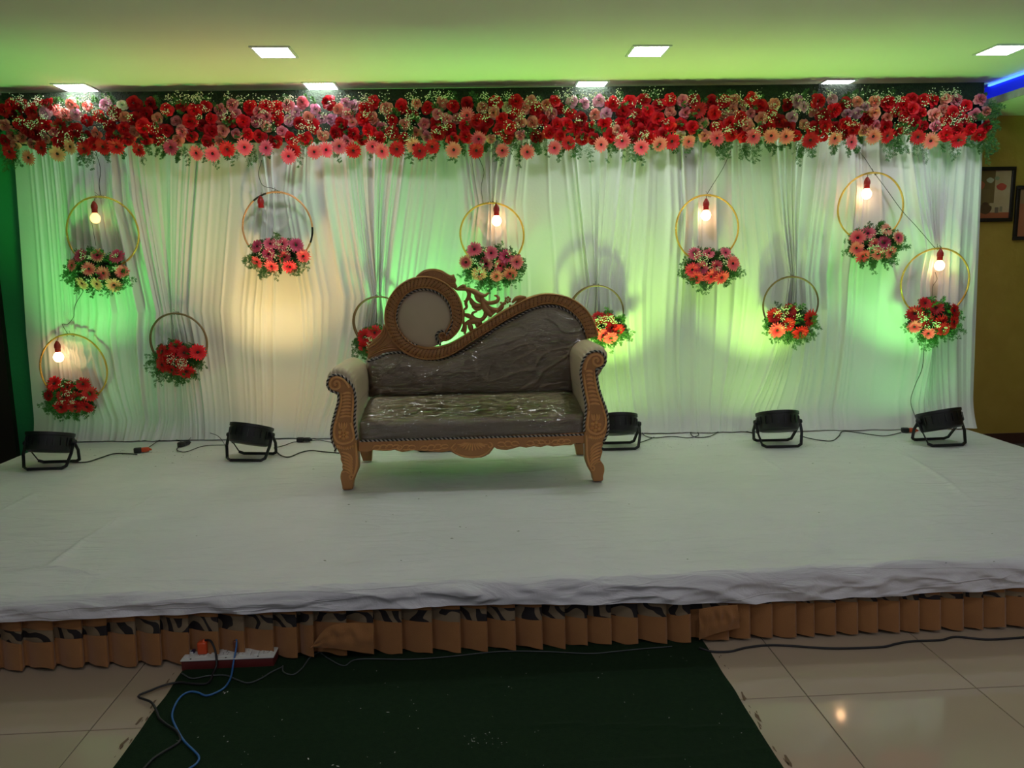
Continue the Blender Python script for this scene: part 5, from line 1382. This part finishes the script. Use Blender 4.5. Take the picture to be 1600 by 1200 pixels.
# power strip
PA, PB = PZ(284, 1049, 0.0), PZ(428, 1043, 0.0)
pc = (PA+PB)/2; pyaw = math.atan2((PB-PA).y, (PB-PA).x); PLn = (PB-PA).length
strip2 = thing('power_strip', 'maroon and white extension board with plugs in front of the stage skirt', 'power strip', pc, pyaw)
W2, H2 = 0.075, 0.040
mb = MB(); mb.bbox((0, W2/2, H2/2), (PLn, W2, H2), 0.004); mb.build('box', M['maroon_plastic'], strip2)
mb = MB(); mb.bbox((0, W2/2, H2+0.0025), (PLn+0.004, W2+0.006, 0.005), 0.0018); mb.build('top_plate', M['white_plastic'], strip2)
zt = H2+0.0052
def sock(x):
    mb = MB(); mb.bbox((x, W2*0.55, zt+0.001), (0.044, 0.048, 0.003), 0.001); o = mb.build('socket', M['white_plastic'], strip2)
    mb = MB()
    for dx, dy, r in ((0, 0.013, 0.0034), (-0.010, -0.002, 0.0026), (0.010, -0.002, 0.0026), (-0.008, -0.014, 0.002), (0.008, -0.014, 0.002), (0, 0.003, 0.0018)):
        mb.lathe([(r, 0.0), (r, 0.0006), (0.0001, 0.0006)], c=(x+dx, W2*0.55+dy, zt+0.0024), n=8)
    mb.build('socket_hole', M['grey_plastic'], o)  # flat dark discs paint the shade inside the pin holes
for fx in (-0.30, -0.045, 0.125, 0.40): sock(PLn*fx)
def switch(x, on=False):
    mb = MB(); mb.bbox((x, W2*0.35, zt+0.003), (0.017, 0.026, 0.007), 0.0015, Matrix.Rotation(0.12, 3, 'X')); mb.build('switch', M['white_plastic'], strip2)
for fx in (-0.175, 0.04, 0.215, 0.30): switch(PLn*fx)
mb = MB(); mb.bbox((-PLn*0.455, W2*0.30, zt+0.003), (0.022, 0.020, 0.008), 0.0015); mb.bbox((-PLn*0.445, W2*0.78, zt+0.003), (0.022, 0.024, 0.008), 0.0015); mb.build('fuse', M['white_plastic'], strip2)
mb = MB(); mb.box((-PLn*0.425, W2*0.80, zt+0.0045), (0.012, 0.020, 0.008)); mb.build('fuse_cap', mat('dark blue', (0.01, 0.012, 0.06), 0.4), strip2, smooth=False)
mb = MB(); mb.bbox((-PLn*0.165, W2*0.66, zt+0.0035), (0.016, 0.018, 0.006), 0.0015)
mb.build('indicator', mat('red indicator', (0.4, 0.02, 0.02), 0.4, emit=((1.0, 0.03, 0.02), 1.6)), strip2)
mb = MB()
for fx in (-0.40, -0.02, 0.33): mb.lathe([(0.0035, 0), (0.0035, 0.001), (0.0001, 0.0015)], c=(PLn*fx, 0.006, zt), n=8)
mb.build('screw', M['black'], strip2)
R3 = Matrix.Rotation(pyaw, 3, 'Z')
def SP2(x, y, z): return Vector(pc)+R3 @ Vector((x, y, z))
t = thing('plug', 'orange plug with a black cord in the left socket of the extension board', 'plug', SP2(-PLn*0.30, W2*0.6, zt+0.003), pyaw, 'plugs in the extension board')
mb = MB(); mb.bbox((0, 0, 0.024), (0.036, 0.030, 0.048), 0.006); mb.tube([(0, 0, 0.044), (0.010, 0, 0.052)], [0.010, 0.006], 8); mb.build('plug_body', M['orange_plastic'], t)
t = thing('plug', 'slim brown plug with a blue cord in the middle of the extension board', 'plug', SP2(PLn*0.06, W2*0.62, zt+0.003), pyaw, 'plugs in the extension board')
mb = MB(); mb.bbox((0, 0, 0.024), (0.016, 0.024, 0.048), 0.004); mb.build('plug_body', M['brown_plastic'], t)
def front_wire(w3, px_pts, r, m, label, name='cable', group='cables on the floor before the stage'):
    W = [tuple(p) for p in w3]+[tuple(PZ(p[0], p[1], (p[2] if len(p) > 2 else 0.009)+r)) for p in px_pts]
    C = catmull(W, 0.01); L = Vector(W[0]); mb = MB(); mb.tube([Vector(c)-L for c in C], r, 7)
    return tag(mb.build(name, m, None, loc=L), label, 'cable', group)
front_wire([SP2(-PLn*0.27, W2*0.6, zt+0.055), SP2(-PLn*0.20, W2*0.45, zt+0.058), SP2(-PLn*0.13, W2*0.1, zt+0.03), SP2(-PLn*0.105, -0.012, 0.03), SP2(-PLn*0.12, -0.03, 0.012)],
           [(325, 1067), (300, 1068), (280, 1066), (256, 1071), (235, 1079), (216, 1088), (236, 1097), (245, 1112), (249, 1122), (262, 1133), (277, 1143), (281, 1158), (262, 1171), (240, 1185), (222, 1204), (205, 1220)], 0.0042, BK, 'black cord bending from the orange plug over the tiles and carpet')
front_wire([SP2(PLn*0.07, W2*0.62, zt+0.052), SP2(PLn*0.085, W2*0.35, zt+0.035), SP2(PLn*0.075, -0.010, zt-0.012)],
           [(361, 1057), (352, 1073), (338, 1082), (322, 1087), (309, 1082), (296, 1081), (283, 1088), (273, 1103), (269, 1120), (277, 1140), (288, 1158), (303, 1173), (311, 1183), (307, 1193), (292, 1204), (275, 1222)], 0.0036, M['blue_wire'], 'blue cord curving from the brown plug across the green carpet')
front_wire([], [(284, 1052), (300, 1060), (325, 1056), (352, 1055), (370, 1062), (388, 1067), (408, 1060), (424, 1050), (441, 1042)], 0.0026, M['grey_wire'], 'thin grey cord in front of the extension board')
front_wire([], [(442, 1040), (443, 1050), (458, 1054), (472, 1044), (486, 1026), (505, 1018), (530, 1020)], 0.0026, M['grey_wire'], 'thin grey cord looping right of the extension board')
front_wire([], [(500, 1019), (515, 1030), (538, 1040), (560, 1030), (640, 1030), (700, 1026), (780, 1018), (850, 1018), (920, 1021), (960, 1018), (1000, 1014), (1050, 1010)], 0.0022, M['grey_wire'], 'thin grey cord trailing under the skirt hem along the carpet top')
front_wire([], [(1092, 1012), (1112, 1018, 0.0), (1140, 1018, 0), (1165, 1012, 0), (1200, 1008, 0), (1235, 1009, 0), (1300, 1013, 0), (1375, 1011, 0), (1400, 1006, 0), (1424, 1002, 0), (1470, 1000, 0), (1494, 995, 0), (1545, 999, 0), (1610, 995, 0), (1680, 990, 0)], 0.0046, BK, 'long black cable on the tiles right of the carpet')

# ================================================================== PICTURES ON THE MUSTARD WALL
def picture(x0, y0, x1, y1, label, art):
    N = RW(0, 1, 0); P0 = RW(0, V_BACK-0.02, 0)
    A = PL(x0, y0, P0, N); B = PL(x1, y1, P0, N)
    ua, ub = WR(A)[0], WR(B)[0]; za, zb = B.z, A.z
    w, h = ub-ua, zb-za; fr_ = 0.028
    t = thing('framed_picture', label, 'picture', RW((ua+ub)/2, V_BACK, za), YAW, 'framed pictures on the mustard wall')
    mb = MB()
    for c, d in (((0, fr_/2), (w, fr_)), ((0, h-fr_/2), (w, fr_)), ((-w/2+fr_/2, h/2), (fr_, h-2*fr_)), ((w/2-fr_/2, h/2), (fr_, h-2*fr_))):
        mb.bbox((c[0], -0.012, c[1]), (d[0], 0.022, d[1]), 0.003)
    mb.build('frame', M['frame_black'], t)
    mb = MB(); mb.box((0, -0.005, h/2), (w-2*fr_+0.004, 0.006, h-2*fr_+0.004)); mb.build('canvas', mat('canvas ground', (0.62, 0.50, 0.32), 0.6, var=((0.48, 0.34, 0.18), 7, 4, 0.6)), t, smooth=False)
    def blob(cx, cy, rx, ry, col, lay, n=14, sq=False):
        mb = MB(); iw, ih = w-2*fr_, h-2*fr_
        if sq: ring = [(-1, -1), (1, -1), (1, 1), (-1, 1)]
        else: ring = [(math.cos(2*PI*k/n)*(1+0.1*math.sin(k*2.2)), math.sin(2*PI*k/n)*(1+0.1*math.cos(k*1.7))) for k in range(n)]
        mb.add([(-iw/2+(cx+rx*a)*iw, -0.0082-0.0003*lay, fr_+(cy+ry*b)*ih) for a, b in ring], [tuple(range(len(ring)))])
        return mb.build('painted_shape', mat('paint', col, 0.5), t, smooth=False)
    art(blob)
def art1(b):
    b(0.5, 0.06, 0.5, 0.06, (0.42, 0.12, 0.05), 1, sq=True); b(0.42, 0.66, 0.20, 0.34, (0.20, 0.13, 0.05), 1, sq=True); b(0.40, 0.42, 0.12, 0.2, (0.22, 0.15, 0.06), 2, sq=True)
    b(0.42, 0.20, 0.16, 0.11, (0.13, 0.07, 0.035), 3); b(0.42, 0.31, 0.07, 0.03, (0.10, 0.05, 0.03), 4)
    b(0.50, 0.80, 0.09, 0.055, (0.55, 0.55, 0.42), 4); b(0.78, 0.66, 0.12, 0.075, (0.55, 0.09, 0.06), 4); b(0.30, 0.70, 0.08, 0.08, (0.5, 0.13, 0.07), 4); b(0.66, 0.84, 0.06, 0.04, (0.30, 0.36, 0.22), 4)
    b(0.70, 0.17, 0.045, 0.06, (0.20, 0.15, 0.10), 4, sq=True); b(0.17, 0.12, 0.07, 0.035, (0.24, 0.20, 0.12), 4); b(0.80, 0.19, 0.035, 0.055, (0.30, 0.26, 0.16), 4, sq=True)
def art2(b):
    b(0.5, 0.35, 0.5, 0.35, (0.45, 0.16, 0.08), 1, sq=True); b(0.5, 0.85, 0.5, 0.15, (0.36, 0.22, 0.12), 1, sq=True); b(0.55, 0.45, 0.14, 0.18, (0.15, 0.08, 0.04), 3); b(0.5, 0.74, 0.12, 0.07, (0.5, 0.1, 0.06), 4)
picture(1512, 261, 1582, 346, 'black-framed still life of a vase with flowers, next to the curtain', art1)
picture(1590, 290, 1660, 374, 'black-framed picture cut off by the right edge of the photo', art2)
